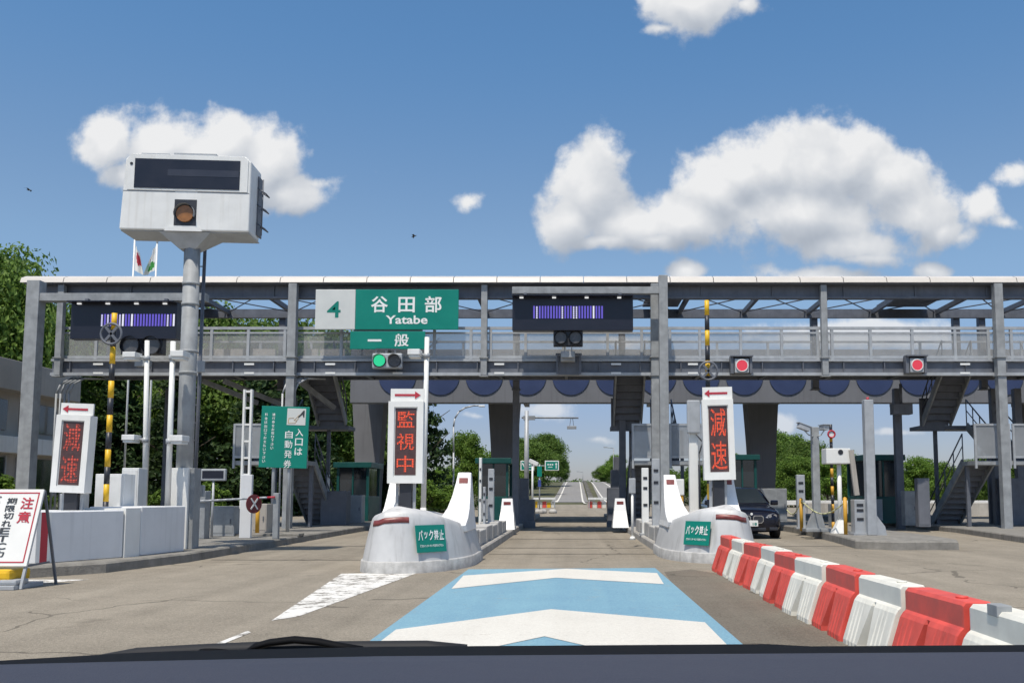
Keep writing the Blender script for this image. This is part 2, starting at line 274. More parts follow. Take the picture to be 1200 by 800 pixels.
# ------------------------------------------------------------------ object helpers
ROOT = {}
class MB:
    def __init__(s, M=None): s.bm = bmesh.new(); s.M = M or Matrix(); s.mi = 0
    def v(s, p): return s.bm.verts.new(s.M @ Vector(p))
    def face(s, vs, smooth=False):
        try: f = s.bm.faces.new(vs)
        except ValueError: return None
        f.material_index = s.mi; f.smooth = smooth; return f
    def poly(s, pts): return s.face([s.v(p) for p in pts])
    def box(s, x0, x1, y0, y1, z0, z1, bev=0):
        vs = [s.v((x, y, z)) for x in (x0, x1) for y in (y0, y1) for z in (z0, z1)]
        fs = [s.face([vs[i] for i in q]) for q in ((0, 1, 3, 2), (4, 6, 7, 5), (0, 4, 5, 1), (2, 3, 7, 6), (0, 2, 6, 4), (1, 5, 7, 3))]
        if bev:
            es = list({e for f in fs for e in f.edges}); r = bmesh.ops.bevel(s.bm, geom=es, offset=bev, segments=2, profile=.6, affect='EDGES')
            for f in r['faces']: f.material_index = s.mi
        return s
    def prism(s, pts, axis, a0, a1):       # pts are 2D; axis the extrusion axis
        f = {'x': lambda p, a: (a, p[0], p[1]), 'y': lambda p, a: (p[0], a, p[1]), 'z': lambda p, a: (p[0], p[1], a)}[axis]
        A = [s.v(f(p, a0)) for p in pts]; B = [s.v(f(p, a1)) for p in pts]; n = len(pts)
        s.face(A); s.face(B[::-1])
        for i in range(n): s.face([A[i], B[i], B[(i + 1) % n], A[(i + 1) % n]])
        return s
    def cyl(s, p0, p1, r0, r1=None, n=14, cap=True, smooth=True):
        p0, p1 = Vector(p0), Vector(p1); r1 = r0 if r1 is None else r1
        d = (p1 - p0).normalized(); a = d.orthogonal().normalized(); b = d.cross(a)
        A, B = [], []
        for i in range(n):
            c = a * math.cos(2 * math.pi * i / n) + b * math.sin(2 * math.pi * i / n)
            A.append(s.v(p0 + c * r0)); B.append(s.v(p1 + c * r1))
        for i in range(n): s.face([A[i], A[(i + 1) % n], B[(i + 1) % n], B[i]], smooth)
        if cap: s.face(A[::-1]); s.face(B)
        return s
    def tube(s, pts, r, n=8):
        for a, b in zip(pts, pts[1:]): s.cyl(a, b, r, r, n)
        return s
    def bar(s, p0, p1, w, h):              # square bar
        p0, p1 = Vector(p0), Vector(p1); d = (p1 - p0).normalized(); up = Vector((0, 0, 1)) if abs(d.z) < .95 else Vector((0, 1, 0))
        a = d.cross(up).normalized() * w / 2; b = a.normalized().cross(d).normalized() * h / 2
        A = [s.v(p0 + i * a + j * b) for i, j in ((-1, -1), (1, -1), (1, 1), (-1, 1))]; B = [s.v(p1 + i * a + j * b) for i, j in ((-1, -1), (1, -1), (1, 1), (-1, 1))]
        s.face(A); s.face(B[::-1])
        for i in range(4): s.face([A[i], B[i], B[(i + 1) % 4], A[(i + 1) % 4]])
        return s
    def loft(s, rings, closed=True, smooth=True, caps=True):
        V = [[s.v(p) for p in r] for r in rings]; n = len(rings[0])
        for a, b in zip(V, V[1:]):
            for i in range(n if closed else n - 1): s.face([a[i], a[(i + 1) % n], b[(i + 1) % n], b[i]], smooth)
        if caps: s.face(V[0][::-1]); s.face(V[-1])
        return s
    def disc(s, c, r, thick, n=24, ax=(0, 1, 0)):
        c = Vector(c); ax = Vector(ax); return s.cyl(c - ax * thick / 2, c + ax * thick / 2, r, r, n, smooth=False)
    def ring(s, c, r, t, n=28, rad=6):      # torus in the XZ plane
        c = Vector(c); rings = []
        for i in range(n):
            a = 2 * math.pi * i / n; o = Vector((math.cos(a), 0, math.sin(a)))
            rings.append([c + o * (r + t * math.cos(2 * math.pi * j / rad)) + Vector((0, t * math.sin(2 * math.pi * j / rad), 0)) for j in range(rad)])
        rings.append(rings[0]); return s.loft(rings, caps=False)
    def build(s, name, mats, parent=None, recalc=True):
        me = bpy.data.meshes.new(name); bm = s.bm
        if recalc: bmesh.ops.recalc_face_normals(bm, faces=bm.faces)
        off = ROOT.get(parent.name, Vector()) if parent else Vector()
        if off.length: bmesh.ops.translate(bm, verts=bm.verts, vec=-off)
        bm.to_mesh(me); bm.free()
        for m in (mats if isinstance(mats, (list, tuple)) else [mats]): me.materials.append(m)
        o = bpy.data.objects.new(name, me); COL.objects.link(o)
        if parent: o.parent = parent; ROOT[o.name] = off
        return o
def tag(o, label, cat, group=None):
    o['label'] = label; o['category'] = cat
    if group: o['group'] = group
    return o
def thing(name, label, cat, loc, group=None):
    o = bpy.data.objects.new(name, None); COL.objects.link(o); o.location = loc; o.empty_display_size = .2
    ROOT[o.name] = Vector(loc); return tag(o, label, cat, group)
def struct(o, kind='structure'): o['kind'] = kind; return o
def children(o): return [c for c in COL.objects if c.parent == o]
def copy_tree(o, parent=None):
    c = o.copy(); COL.objects.link(c)
    if parent: c.parent = parent
    for ch in children(o): copy_tree(ch, c)
    return c
def text_mesh(s_, bold=.0):
    cu = bpy.data.curves.new('t', 'FONT'); cu.body = s_; cu.size = 1; cu.offset = bold; cu.resolution_u = 3
    ob = bpy.data.objects.new('t', cu); COL.objects.link(ob); bpy.context.view_layer.update()
    me = bpy.data.meshes.new_from_object(ob.evaluated_get(bpy.context.evaluated_depsgraph_get()))
    vs = [v.co.copy() for v in me.vertices]; fs = [tuple(p.vertices) for p in me.polygons]
    bpy.data.objects.remove(ob); bpy.data.curves.remove(cu); bpy.data.meshes.remove(me); return vs, fs
def put_text(mb, s_, cx, cz, w, h, y, bold=.0, keep=False):
    """flat raised lettering in the XZ plane facing -Y of mb.M, centred cx,cz, fitted in w x h"""
    vs, fs = text_mesh(s_, bold)
    if not vs: return
    x0, x1 = min(v.x for v in vs), max(v.x for v in vs); y0, y1 = min(v.y for v in vs), max(v.y for v in vs)
    sx_, sy_ = w / max(x1 - x0, 1e-4), h / max(y1 - y0, 1e-4)
    if keep: sx_ = sy_ = min(sx_, sy_)
    V = [mb.v((cx + (v.x - (x0 + x1) / 2) * sx_, y, cz + (v.y - (y0 + y1) / 2) * sy_)) for v in vs]
    for f in fs: mb.face([V[i] for i in f])
def frame(o, yaw=0, tilt=0): return Matrix.Translation(o) @ Matrix.Rotation(R(yaw), 4, 'Z') @ Matrix.Rotation(R(tilt), 4, 'X')
def sheet(name, pts, z, m):
    mb = MB(); mb.poly([(x, y, z) for x, y in pts]); o = mb.build(name, m, recalc=False)
    if o.data.polygons[0].normal.z < 0: o.data.flip_normals()
    return struct(o)
# ------------------------------------------------------------------ ground
def terr(Y):
    if Y < 112: return 0.0
    if Y < 267: t = (Y - 112) / 155; return 4.75 * (t * t * (3 - 2 * t) * .55 + t * .45)
    return 4.75 - min(3.5, (Y - 267) * .008)
mb = MB(); ys = [-300, -60, 0, 40, 80, 112] + list(range(120, 300, 8)) + [320, 400, 600, 1000, 2000, 4000]; xs = [-3000, -600, -120, -45, -12, 0, 12, 45, 120, 600, 3000]
g = [[mb.v((x, y, terr(y) - .06)) for x in xs] for y in ys]
for i in range(len(ys) - 1):
    for j in range(len(xs) - 1): mb.face([g[i][j], g[i][j + 1], g[i + 1][j + 1], g[i + 1][j]])
struct(mb.build('ground', GRASS))
sheet('road', [(-45, -40), (45, -40), (45, 119), (9, 128), (-3.2, 128), (-30, 119)], 0.0, ASPH)
def far_strip(name, f0, f1, m, dz, y0=124, y1=330):
    mb = MB(); prev = None; y = y0
    while y <= y1:
        a, b = mb.v((f0(y), y, terr(y) + dz)), mb.v((f1(y), y, terr(y) + dz))
        if prev: mb.face([prev[0], prev[1], b, a])
        prev = (a, b); y += 6
    return struct(mb.build(name, m))
lx = lambda y: -2.0 + (y - 137) / 130 * .7; cx_ = lambda y: 1.45 + (y - 137) / 130 * .68
far_strip('road', lambda y: lx(y) - .7, lambda y: cx_(y) + .8, ASPHF, .012)
far_strip('road', lambda y: cx_(y) + 2.5 + (y - 124) * .004, lambda y: 9.2, ASPHF, .012)
far_strip('road_line', lambda y: lx(y), lambda y: lx(y) + .22, WHITEP, .03)
far_strip('road_line', lambda y: cx_(y), lambda y: cx_(y) + .22, WHITEP, .03)
far_strip('road_line', lambda y: cx_(y) + 3.1, lambda y: cx_(y) + 3.32, WHITEP, .03)
far_strip('road_line', lambda y: 8.1, lambda y: 8.35, WHITEP, .03)
mb = MB()
for y in range(124, 320, 6): mb.box(cx_(y) + 1.0, cx_(y) + 1.7, y, y + 6.0, terr(y) - .05, terr(y + 3) + .35)
tag(mb.build('median_kerb', KERBD), 'long low brown median dividing the road climbing beyond the toll gate', 'kerb')
# curved white lines where the apron narrows into the road
def line_strip(pts, w, z=.006):
    mb = MB(); prev = None
    for i, p in enumerate(pts):
        a = Vector(pts[max(0, i - 1)]); b = Vector(pts[min(len(pts) - 1, i + 1)]); d = (b - a).normalized(); n = Vector((-d.y, d.x)) * w / 2; p = Vector(p)
        zz = terr(p.y) + z + .02
        q = (mb.v((p.x + n.x, p.y + n.y, zz)), mb.v((p.x - n.x, p.y - n.y, zz)))
        if prev: mb.face([prev[0], prev[1], q[1], q[0]])
        prev = q
    return struct(mb.build('road_line', WHITEP))
line_strip([(-8, 112), (-4.6, 114), (-3.0, 118), (-2.2, 124), (lx(130), 130)], .25)
line_strip([(3.6, 112), (2.3, 114), (1.65, 119), (1.55, 124), (cx_(130) + .1, 130)], .25)
# lane paint: blue carpet with cream chevrons
ye, yn = G(670, 666).y, 2.6
sheet('lane_paint', [(-1.73, yn), (1.44, yn), (1.42, ye + .15), (-1.73, ye - .15)], .004, BLUEP)
def gy(py): return G(670, py).y
def gsheet(px_pts, extra=()):
    q = [G(*a_) for a_ in px_pts]; sheet('chevron_paint', [(v.x, v.y) for v in q] + list(extra), .008, WHITEP)
gsheet([(664, 666.4), (770, 671.5), (778, 684.5), (652, 677), (529, 690), (543, 674.5)])
q0 = [G(*a_) for a_ in ((464, 738), (646, 714), (826, 729.5), (638, 746))]
sheet('chevron_paint', [(q0[1].x, q0[1].y), (q0[2].x, q0[2].y), (1.28, 6.25), (q0[3].x, q0[3].y), (-1.63, 6.4), (q0[0].x, q0[0].y)], .008, WHITEP)
sheet('chevron_paint', [(-.2, 5.4), (1.28, 4.3), (1.28, 2.9), (-.2, 4.0), (-1.63, 2.9), (-1.63, 4.3)], .008, WHITEP)
# worn white wedge ahead of the left island and its tail
p = [G(400, 672), G(492, 670), G(350, 722), G(318, 727)]
sheet('hatch_paint', [(q.x, q.y) for q in p], .004, WORNP)
p = [G(290, 739), G(294, 741), G(248, 760), G(238, 760)]
sheet('hatch_paint', [(q.x, q.y) for q in p], .004, WORNP)
for (x0, x1, py) in ((-1.75, 1.75, 624), (-1.75, 1.75, 631.5), (-1.75, 1.75, 642), (-1.75, 1.75, 649), (-6.9, -3.7, 656), (-6.9, -3.7, 640), (4.0, 6.6, 640)):
    y = gy(py); sheet('road_joint', [(x0, y), (x1, y), (x1, y + .10 * y / 25), (x0, y + .10 * y / 25)], .004, JOINT)
DARKP = road_mat('dark_pavement', (.075, .066, .052), (.27, .24, .195))
sheet('road_dark_strip', [(1.40, 3), (2.75, 3), (2.7, 12.6), (2.5, 14.6), (2.0, 15.9), (1.50, 15.4), (1.41, 13.4)], .0025, DARKP)  # darker pavement strip between the blue lane paint and the barriers
p = [(-13.5, 12.3), (-8.2, 12.3), (-7.1, 14.0), (-13.5, 14.0)]
sheet('hatch_paint', p, .004, WORNP)
# ------------------------------------------------------------------ trees
def leaf_quads(mb, c, rad, n, size, rng, flat=.0):
    for _ in range(n):
        d = Vector((rng.gauss(0, 1), rng.gauss(0, 1), rng.gauss(0, 1))); d.normalize()
        p = c + Vector((d.x * rad.x, d.y * rad.y, d.z * rad.z)) * (rng.random() ** .45)
        nrm = (d * .9 + Vector((rng.gauss(0, .6), rng.gauss(0, .6), rng.gauss(0, .6) + .5))).normalized()
        a = nrm.orthogonal().normalized(); b = nrm.cross(a); th = rng.random() * 6.28
        a, b = a * math.cos(th) + b * math.sin(th), b * math.cos(th) - a * math.sin(th); s = size * rng.uniform(.6, 1.3)
        k = a * s; l = b * s * .6; bend = nrm * s * .25
        mb.face([mb.v(p - k - bend), mb.v(p - l * .9), mb.v(p + k - bend), mb.v(p + l)])
def broad_crown(seed, H, Wd, base, leaf, nclump=60, per=110):
    rng = random.Random(seed); mb = MB()
    cz = (H + base) / 2; hz = (H - base) / 2
    lobes = [(rng.uniform(0, 6.28), rng.uniform(.72, 1.12)) for _ in range(5)]
    for i in range(nclump):
        d = Vector((rng.gauss(0, 1), rng.gauss(0, 1), rng.gauss(0, 1) + .15)).normalized(); az = math.atan2(d.y, d.x)
        k = 1.0 + sum(.10 * math.cos(az * (j + 1) + ph) * am for j, (ph, am) in enumerate(lobes))
        r = rng.uniform(.45, .9) * k
        taper = 1 - .35 * max(0, d.z)
        c = Vector((d.x * Wd * r * taper, d.y * Wd * r * taper, cz + d.z * hz * min(r, .9)))
        s = rng.uniform(.17, .30)
        leaf_quads(mb, c, Vector((Wd * s * 1.15, Wd * s * 1.15, hz * s * .8)), int(per * rng.uniform(.7, 1.3)), leaf, rng)
    return mb
def conifer_crown(seed, H, Wd, base, leaf):
    rng = random.Random(seed); mb = MB(); z = base
    while z < H - .2:
        t = (z - base) / (H - base); r = Wd * (1 - t) ** .8
        for k in range(max(4, int(9 * (1 - t) + 3))):
            a = rng.random() * 6.28; L = r * rng.uniform(.65, 1.1)
            for q in range(3):
                f = (q + 1) / 3; c = Vector((math.cos(a) * L * f, math.sin(a) * L * f, z - .25 * L * f + rng.uniform(-.2, .2)))
                leaf_quads(mb, c, Vector((.18 * Wd + .2, .18 * Wd + .2, .3)), 22, leaf, rng)
        z += (H - base) / 17
    return mb
def trunk_mb(seed, H, r):
    rng = random.Random(seed); mb = MB(); p = Vector((0, 0, -.1)); n = 6
    for i in range(n):
        q = Vector((rng.uniform(-.15, .15), rng.uniform(-.15, .15), H * (i + 1) / n)); mb.cyl(p, q, r * (1 - i / n * .85), r * (1 - (i + 1) / n * .85), 9, cap=False)
        if i >= 1:
            for _ in range(2):
                a = rng.random() * 6.28; L = H * .25 * (1 - i / n * .6); mb.cyl(q, q + Vector((math.cos(a) * L, math.sin(a) * L, L * .7)), r * .32 * (1 - i / n * .6), r * .08, 6, cap=False)
        p = q
    return mb
PROTO = {}
def proto(kind):
    if kind in PROTO: return PROTO[kind]
    k, v = kind
    t = thing({'broad': 'broadleaf_tree', 'pale': 'broadleaf_tree', 'con': 'conifer_tree', 'bush': 'shrub'}[k], '', 'tree', (0, 0, 0))
    if k == 'broad': c = broad_crown(11 + v, 10, 4.4, 1.4 - v * .2, .12, 120, 300).build('crown', LEAFA, t, recalc=False); h = 8
    elif k == 'pale': c = broad_crown(31 + v, 10, 4.6, .8, .17, 100, 180).build('crown', LEAFC, t, recalc=False); h = 7.5
    elif k == 'con': c = conifer_crown(51 + v, 10, 2.3, .8, .16).build('crown', LEAFB, t, recalc=False); h = 9.6
    else: c = broad_crown(71 + v, 2, 1.3, .1, .10, 40, 90).build('foliage', LEAFC, t, recalc=False); h = 1.3
    trunk_mb(v + 5, h, .2 if k != 'bush' else .04).build('trunk' if k != 'bush' else 'stem', BARK, t)
    PROTO[kind] = [t, False]; return PROTO[kind]
def tree(kind, x, y, H, label, group, wide=1.0, cat='tree', rng=random.Random(3)):
    e_ = proto(kind); t = e_[0]
    if e_[1]: t = copy_tree(e_[0])
    e_[1] = True
    h0 = 2.0 if kind[0] == 'bush' else 10.0; s = H / h0
    s *= (1.12 if kind[0] in ('broad', 'pale') else 1); t.location = (x, y, terr(y) - (.05 if kind[0] in ('con', 'bush') else .12 * H)); t.rotation_euler = (0, 0, rng.random() * 6.28); t.scale = (s * wide, s * wide, s)
    t['label'] = label; t['category'] = cat; t['group'] = group; return t
GL = 'trees behind the toll gate on the left'
for kind, px, Y, H, wd_, lab in (
    (('broad', 0), -22, 46, 15.0, .62, 'tallest leafy green tree at left edge rising above the footbridge roof'),
    (('broad', 1), 28, 52, 13.2, .62, 'leafy tree whose crown shows left of the first gantry column'),
    (('broad', 1), 110, 62, 14.6, .8, 'leafy tree behind the left dark message board'),
    (('broad', 0), 165, 70, 15.6, .8, 'leafy tree behind the footbridge beside the thick sign pole'),
    (('broad', 1), 250, 60, 14.2, .85, 'leafy tree seen through the footbridge railing just right of the thick pole'),
    (('broad', 0), 320, 66, 15.2, .85, 'leafy tree behind the footbridge above the green entrance ticket sign'),
    (('broad', 1), 385, 62, 13.0, .8, 'leafy tree seen between the left canopy columns'),
    (('con', 0), 455, 68, 13.5, 1.0, 'dark conifer seen between the left canopy column and the red lit sign'),
    (('con', 1), 492, 66, 11.8, .95, 'dark conifer standing just right of the white camera mast'),
    (('con', 0), 470, 80, 12.5, 1.1, 'dark conifer farther back behind the upright red lit sign'),
    (('con', 1), 205, 52, 9.5, 1.1, 'dark conifer in shade behind the thick sign pole'),
    (('con', 0), 300, 54, 10.5, 1.1, 'dark conifer in shade behind the green entrance ticket sign'),
    (('con', 1), 140, 54, 9.5, 1.2, 'dark conifer in shade left of the thin white poles'),
    (('con', 0), 355, 58, 10.0, 1.1, 'dark conifer in shade behind the left toll booth'),
    (('pale', 0), 548, 78, 6.7, .68, 'round bright green tree under the curved street lamp'),
    (('pale', 1), 520, 72, 3.6, 1.0, 'low bright green tree between the conifers and the curved street lamp'),
    (('pale', 0), 585, 90, 5.6, .9, 'bright green tree behind the middle concrete canopy column'),
    (('broad', 0), 636, 205, 12.6, 1.08, 'broad round dark green tree left of the road climbing to the crest'),
    (('broad', 1), 608, 190, 11.0, 1.1, 'dark green tree behind the left direction sign past the gate'),
    (('broad', 0), 622, 158, 9.6, 1.05, 'leafy dark tree behind the post of the direction signs past the gate'),
    (('broad', 1), 658, 262, 7.0, .75, 'small dark tree beside the crest of the road on its left')):
    x = PX(px, Y); tree(kind, x, Y, H, lab, GL, wd_)
GR = 'trees beyond the gate on the right'
for kind, px, Y, H, wd_, lab in (
    (('pale', 0), 720, 235, 7.4, 1.0, 'pale green tree right of the climbing road by the dark equipment stack'),
    (('broad', 0), 708, 300, 6.4, 1.2, 'tree by the road crest right of the median'),
    (('broad', 1), 745, 120, 5.2, 1.2, 'green tree behind the middle staircase'),
    (('pale', 1), 775, 100, 4.6, 1.3, 'bright green tree seen under the footbridge right of the middle stairs'),
    (('pale', 0), 815, 105, 5.0, 1.3, 'bright green tree behind the right upright red lit sign'),
    (('broad', 0), 850, 112, 6.8, 1.1, 'green tree behind the dark car'),
    (('broad', 1), 915, 118, 9.6, 1.0, 'dark green tree on the slope right of the concrete column'),
    (('broad', 0), 945, 112, 8.4, 1.0, 'dark green tree behind the post with two cameras'),
    (('pale', 1), 930, 92, 5.4, 1.0, 'bright green tree in front of the dark slope by the two camera post'),
    (('pale', 0), 968, 96, 5.8, 1.0, 'bright green tree behind the boxy white height sensor'),
    (('broad', 1), 992, 110, 6.6, 1.0, 'green tree behind the tall white post'),
    (('pale', 1), 1045, 98, 4.6, 1.0, 'bright green tree right of the dark green booth'),
    (('pale', 0), 1075, 94, 5.2, 1.0, 'bright green tree left of the right staircase'),
    (('pale', 1), 1105, 100, 5.0, 1.0, 'bright green tree behind the foot of the right staircase'),
    (('broad', 1), 1150, 96, 5.4, 1.1, 'green tree behind the right staircase landing'),
    (('broad', 0), 1200, 100, 6.0, 1.1, 'green tree at the right edge under the footbridge'),
    (('broad', 1), 1260, 98, 6.6, 1.1, 'green tree outside the right edge beyond the last lane')):
    x = PX(px, Y); tree(kind, x, Y, H, lab, GR, wd_)
mbw = MB(); rngw = random.Random(9)
for i in range(260):
    x = rngw.uniform(-160, 220); y = rngw.uniform(420, 520); h = rngw.uniform(4.5, 7)
    leaf_quads(mbw, Vector((x, y, terr(y) + h * .45)), Vector((5, 5, h * .5)), 110, .7, rngw)
w_ = struct(mbw.build('far_wood', LEAFA, recalc=False), 'stuff')
for kind, px, py, Y, H, lab in ((('bush', 0), 15, 0, 30, 1.9, 'reddish brown shrub by the left office building'), (('bush', 0), 505, 0, 60, 2.2, 'bright green shrub at the foot of the conifers by the white camera mast'),
    (('bush', 0), 530, 0, 64, 1.9, 'bright green shrub under the curved street lamp'), (('bush', 0), 188, 0, 40, 1.5, 'green shrub between the thin white pole and the thick pole'), (('bush', 0), 240, 0, 44, 1.9, 'green shrub behind the small dark screen on a post')):
    tree(kind, PX(px, Y), Y, H, lab, 'shrubs behind the toll gate', cat='shrub')
# ------------------------------------------------------------------ toll office, canopy
t = thing('office_building', 'low beige concrete office building with dark windows at left edge', 'building', (-26, 30, 0))
XW = -20.2
mb = MB(); mb.box(-38, XW - .6, 22, 38, 0, 5.0); mb.build('wall', BEIGE, t)
mb = MB(); mb.box(-38.3, XW, 21.7, 38.4, 5.0, 6.1, .03); mb.build('roof', BEIGE, t)
mb = MB(); mb.box(-38.2, XW - .1, 21.8, 38.3, 2.75, 3.35, .02); mb.build('canopy_slab', WHITE, t)
for y in (25, 28.5, 32, 35.2):
    mb = MB(); mb.box(XW - .62, XW - .56, y, y + 2.4, .9, 2.6); w = mb.build('window', GLASS, t); mb = MB()
    for yy in (y - .05, y + 1.17, y + 2.4): mb.box(XW - .64, XW - .52, yy, yy + .06, .85, 2.65)
    mb.box(XW - .645, XW - .515, y - .05, y + 2.46, .82, .9); mb.build('frame', STEELL, w)
    mb = MB(); mb.box(XW - .62, XW - .56, y, y + 2.4, 3.6, 4.7); mb.build('window', GLASS, t)
CF, CB = 40.0, 50.0
ztop, zbot = PZ(409, CF), PZ(472, CF)
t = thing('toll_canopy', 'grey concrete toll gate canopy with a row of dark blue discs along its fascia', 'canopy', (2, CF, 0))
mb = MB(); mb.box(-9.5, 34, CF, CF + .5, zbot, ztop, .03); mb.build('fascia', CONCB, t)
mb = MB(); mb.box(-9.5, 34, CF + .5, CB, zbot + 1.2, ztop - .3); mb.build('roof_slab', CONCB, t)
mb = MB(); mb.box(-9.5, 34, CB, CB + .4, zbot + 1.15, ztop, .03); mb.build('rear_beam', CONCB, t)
cz = PZ(441, CF); rr = .80
for i in range(-11, 18):
    px = 669 + i * 50.8; x = PX(px, CF, 441)
    if -9.3 < x < 33: mb = MB(); mb.disc((x, CF - .012, cz), rr, .05, 40); mb.build('disc', SCALLOP, t)
for px in (430, 590, 895):
    x = PX(px, 43, 540)
    mb = MB()
    rings = []
    for z, w in ((-.05, .46), (1.5, .5), (3.6, .6), (zbot + 1.2, .78)):
        rings.append([(x - w, 43.0, z), (x + w, 43.0, z), (x + w, 44.1, z), (x - w, 44.1, z)])
    mb.loft(rings, smooth=False); mb.build('column', CONCB, t)
for px in (1215,):
    x = PX(px, 43, 540); mb = MB(); mb.box(x - .5, x + .5, 43, 44.1, -.05, zbot + 1.2, .03); mb.build('column', CONCB, t)
for i in range(7): mb = MB(); mb.box(-9 + i * 6.5, -8.75 + i * 6.5, CF + .502, CB - .002, zbot + .75, zbot + 1.195); mb.build('ceiling_rib', STEELD, t)
# ------------------------------------------------------------------ footbridge gantry
YF, YR = 30.5, 34.0
t = thing('footbridge', 'long grey steel footbridge with white roof edge spanning all the toll lanes', 'footbridge', (0, YF, 0))
XL, XR = -17.9, 24.0
zdb, zdt = PZ(440.5, YF), PZ(421, YF); zrt = PZ(384, YF); zbm0, zbm1 = PZ(352, YF) , PZ(334, YF); zfa = PZ(324.5, YF)
mb = MB(); n = 0; x = XL - .1; wpan = 51 * YF / 1100
while x < XR:   # roof edge panels with open seams, curved back
    x1 = min(x + wpan, XR)
    for (ya, za, yb, zb) in ((YF - .42, zbm1 + .0, YF - .36, zbm1 + .16), (YF - .36, zbm1 + .16, YF - .1, zfa)):
        mb.loft([[(x + .012, ya, za), (x + .012, yb, zb), (x + .012, yb + .05, zb - .03), (x + .012, ya + .05, za)], [(x1 - .012, ya, za), (x1 - .012, yb, zb), (x1 - .012, yb + .05, zb - .03), (x1 - .012, ya + .05, za)]], smooth=False)
    mb.box(x + .012, x1 - .012, YF - .098, YF + .9, zfa - .04, zfa - .005)
    x = x1
mb.build('roof_edge', ROOFW, t)
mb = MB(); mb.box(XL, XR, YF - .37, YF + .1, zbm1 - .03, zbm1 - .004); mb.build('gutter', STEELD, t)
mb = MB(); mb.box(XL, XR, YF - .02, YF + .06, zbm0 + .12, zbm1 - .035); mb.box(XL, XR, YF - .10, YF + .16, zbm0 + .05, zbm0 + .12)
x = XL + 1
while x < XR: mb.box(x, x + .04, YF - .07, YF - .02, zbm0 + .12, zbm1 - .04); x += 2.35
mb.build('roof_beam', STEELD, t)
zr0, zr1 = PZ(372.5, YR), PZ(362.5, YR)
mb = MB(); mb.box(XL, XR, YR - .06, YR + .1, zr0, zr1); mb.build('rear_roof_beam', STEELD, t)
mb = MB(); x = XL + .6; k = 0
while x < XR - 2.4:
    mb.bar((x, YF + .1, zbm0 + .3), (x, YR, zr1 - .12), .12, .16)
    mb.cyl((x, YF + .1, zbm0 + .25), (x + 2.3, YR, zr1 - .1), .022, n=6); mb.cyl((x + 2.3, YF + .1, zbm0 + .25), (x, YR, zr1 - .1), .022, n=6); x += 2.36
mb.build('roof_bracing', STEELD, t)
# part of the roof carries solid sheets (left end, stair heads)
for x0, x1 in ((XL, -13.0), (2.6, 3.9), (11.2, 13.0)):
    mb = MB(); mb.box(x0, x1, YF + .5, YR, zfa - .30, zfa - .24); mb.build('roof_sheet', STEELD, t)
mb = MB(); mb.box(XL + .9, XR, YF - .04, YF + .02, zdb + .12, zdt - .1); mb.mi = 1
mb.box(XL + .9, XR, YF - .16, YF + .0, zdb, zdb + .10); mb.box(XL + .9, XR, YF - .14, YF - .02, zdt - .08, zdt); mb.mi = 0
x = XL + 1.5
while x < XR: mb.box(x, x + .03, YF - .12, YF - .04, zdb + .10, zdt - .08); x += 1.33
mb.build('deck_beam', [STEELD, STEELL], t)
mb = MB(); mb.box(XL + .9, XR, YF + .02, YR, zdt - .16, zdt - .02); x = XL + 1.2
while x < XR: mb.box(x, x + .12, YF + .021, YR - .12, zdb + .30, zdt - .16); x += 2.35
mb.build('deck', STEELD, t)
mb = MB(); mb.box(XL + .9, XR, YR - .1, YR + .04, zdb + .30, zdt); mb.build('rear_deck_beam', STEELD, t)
zb_ = zdt + .03
pxs = [72, 113, 152, 191, 248, 291, 334, 347, 400, 457, 509, 552, 575, 616, 660, 712, 752, 785, 820, 868, 916, 958, 975, 1020, 1069, 1119, 1158, 1185, 1232, 1280]
xs_ = [PX(p_, YF, 400) for p_ in pxs]
mb = MB()
for x in xs_: mb.box(x - .045, x + .045, YF - .03, YF + .05, zdt, zrt)
mb.box(xs_[0], XR, YF - .035, YF + .055, zrt - .06, zrt + .03); mb.box(xs_[0], XR, YF - .02, YF + .03, zrt - .20, zrt - .14); mb.box(xs_[0], XR, YF - .025, YF + .045, zb_, zb_ + .09)
mb.build('railing', STEELL, t)
for a, b in zip(xs_, xs_[1:]):
    mb = MB(); mb.box(a + .05, b - .05, YF + .008, YF + .02, zb_ + .1, zrt - .205); mb.build('railing_panel', RAILP, t)
mb = MB(); x = XL + 1.0
while x < XR: mb.box(x - .04, x + .04, YR - .16, YR - .08, zdt, zdt + 1.1); x += 1.85
mb.box(XL + 1, XR, YR - .17, YR - .07, zdt + 1.1, zdt + 1.16); mb.box(XL + 1, XR, YR - .15, YR - .09, zdt + .45, zdt + .49); mb.build('rear_railing', STEELL, t)
def column(px, y, w, z0, z1, m=STEEL, name='column', py=400, flange=True):
    x = PX(px, y, py); mb = MB(); mb.box(x - w / 2, x + w / 2, y, y + w, z0, z1, .012)
    if flange:
        for z in (zdt, zdb - .05): mb.box(x - w / 2 - .04, x + w / 2 + .04, y - .04, y + w + .04, z, z + .035)
    return mb.build(name, m, t)
for px in (341, 768, 1173): column(px, YF - .46, .27, 0.0, zbm1 - .04)
for px in (68, 567, 967): column(px, YF - .30, .2, zdb, zbm1 - .05)
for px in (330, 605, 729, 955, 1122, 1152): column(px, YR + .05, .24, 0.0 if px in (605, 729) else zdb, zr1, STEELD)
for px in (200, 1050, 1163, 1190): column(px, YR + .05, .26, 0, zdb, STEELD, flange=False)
for px in (115, 292, 387, 466, 585, 722, 812, 1131):
    for py in (426.5, 437): q = P(px, py, YF - .165); mb = MB(); mb.box(q.x - .16, q.x + .16, YF - .172, YF - .162, q.z - .03, q.z + .03); mb.build('label_plate', TXT, t)
